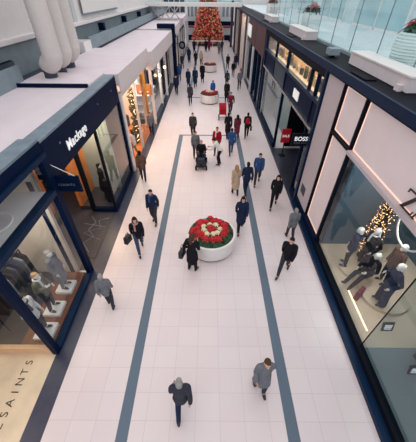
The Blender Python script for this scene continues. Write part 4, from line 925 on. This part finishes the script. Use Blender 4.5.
# ------------------------------------------------------------------ light, camera, world
w = bpy.data.worlds.new('sky'); S.world = w; w.use_nodes = True
nt = w.node_tree; bgn = nt.nodes['Background']
tc = nt.nodes.new('ShaderNodeTexCoord'); sp = nt.nodes.new('ShaderNodeSeparateXYZ'); rp = nt.nodes.new('ShaderNodeValToRGB')
nt.links.new(tc.outputs['Generated'], sp.inputs[0]); nt.links.new(sp.outputs[2], rp.inputs['Fac']); nt.links.new(rp.outputs['Color'], bgn.inputs['Color'])
rp.color_ramp.elements[0].position = 0.; rp.color_ramp.elements[0].color = (.62, .68, .74, 1)
rp.color_ramp.elements[1].position = .5; rp.color_ramp.elements[1].color = (1, .985, .99, 1)
bgn.inputs['Strength'].default_value = 1.0
WARM = (1, .72, .45); WW = (1, .86, .72)
area('shop_light', (-5.4, 4.8, 3.55), 1.6, 2.2, 50, WW); area('shop_light', (-6.8, 1, 3.5), 3, 3, 50, WW)
area('shop_light', (-5.2, 11.0, 3.8), .8, 1.0, 70, WARM); area('shop_light', (-6.2, 8.2, 3.7), 1.5, 2, 60, WARM)
area('shop_light', (-5.4, 17, 4.3), 1.6, 5, 260, (1, .76, .5)); area('shop_light', (-5.0, 22.6, 3.6), 1.2, 3, 90, WW)
spot('display_spot', (5.0, 5.2, 4.1), 95, WW, 80, (5.3, 5.4, .2)); spot('display_spot', (6.6, 5.2, 4.1), 70, WW, 80, (5.6, 5.2, .2))
area('shop_light', (6.0, 6.2, 4.15), 2.4, 1.6, 55, (.82, .93, 1)); area('shop_light', (6.2, 1.0, 4.15), 2, 3, 45, (1, .95, .9)); spot('display_spot', (5.0, 1.4, 4.1), 60, WW, 50, (4.9, 1.4, .2))  # cool area light added to brighten the teal back wall
area('clerestory_light', (4.7, 17, 5.48), .3, 12, 110, (1, .80, .58)); area('shop_light', (4.8, 19.7, 3.4), .6, 5, 30, (1, .97, .92)); spot('display_spot', (4.66, 11.2, 3.3), 30, WARM, 80, (4.66, 11.2, .3))
area('shop_light', (4.4, 42, 5.5), .1, 8, 30, WARM)

cd = bpy.data.cameras.new('camera'); co = bpy.data.objects.new('camera', cd); COL.objects.link(co); S.camera = co
f, cy_h = 268., 231.
p = math.atan2(cy_h, f); roll = .008
fw = Vector((0, math.cos(p), -math.sin(p))); rt0 = Vector((1, 0, 0)); up0 = rt0.cross(fw)
rt = rt0*math.cos(roll) + up0*math.sin(roll); up = rt.cross(fw)
mx = Matrix((rt, up, -fw)).transposed().to_4x4(); mx.translation = (0, 0, 7.9); co.matrix_world = mx
cd.sensor_fit = 'HORIZONTAL'; cd.sensor_width = 36; cd.lens = 36*f/416; cd.clip_end = 300; cd.clip_start = .05
vs = S.view_settings; vs.view_transform = 'Standard'; vs.look = 'None'; vs.gamma = 1; vs.use_curve_mapping = False; vs.exposure = .28
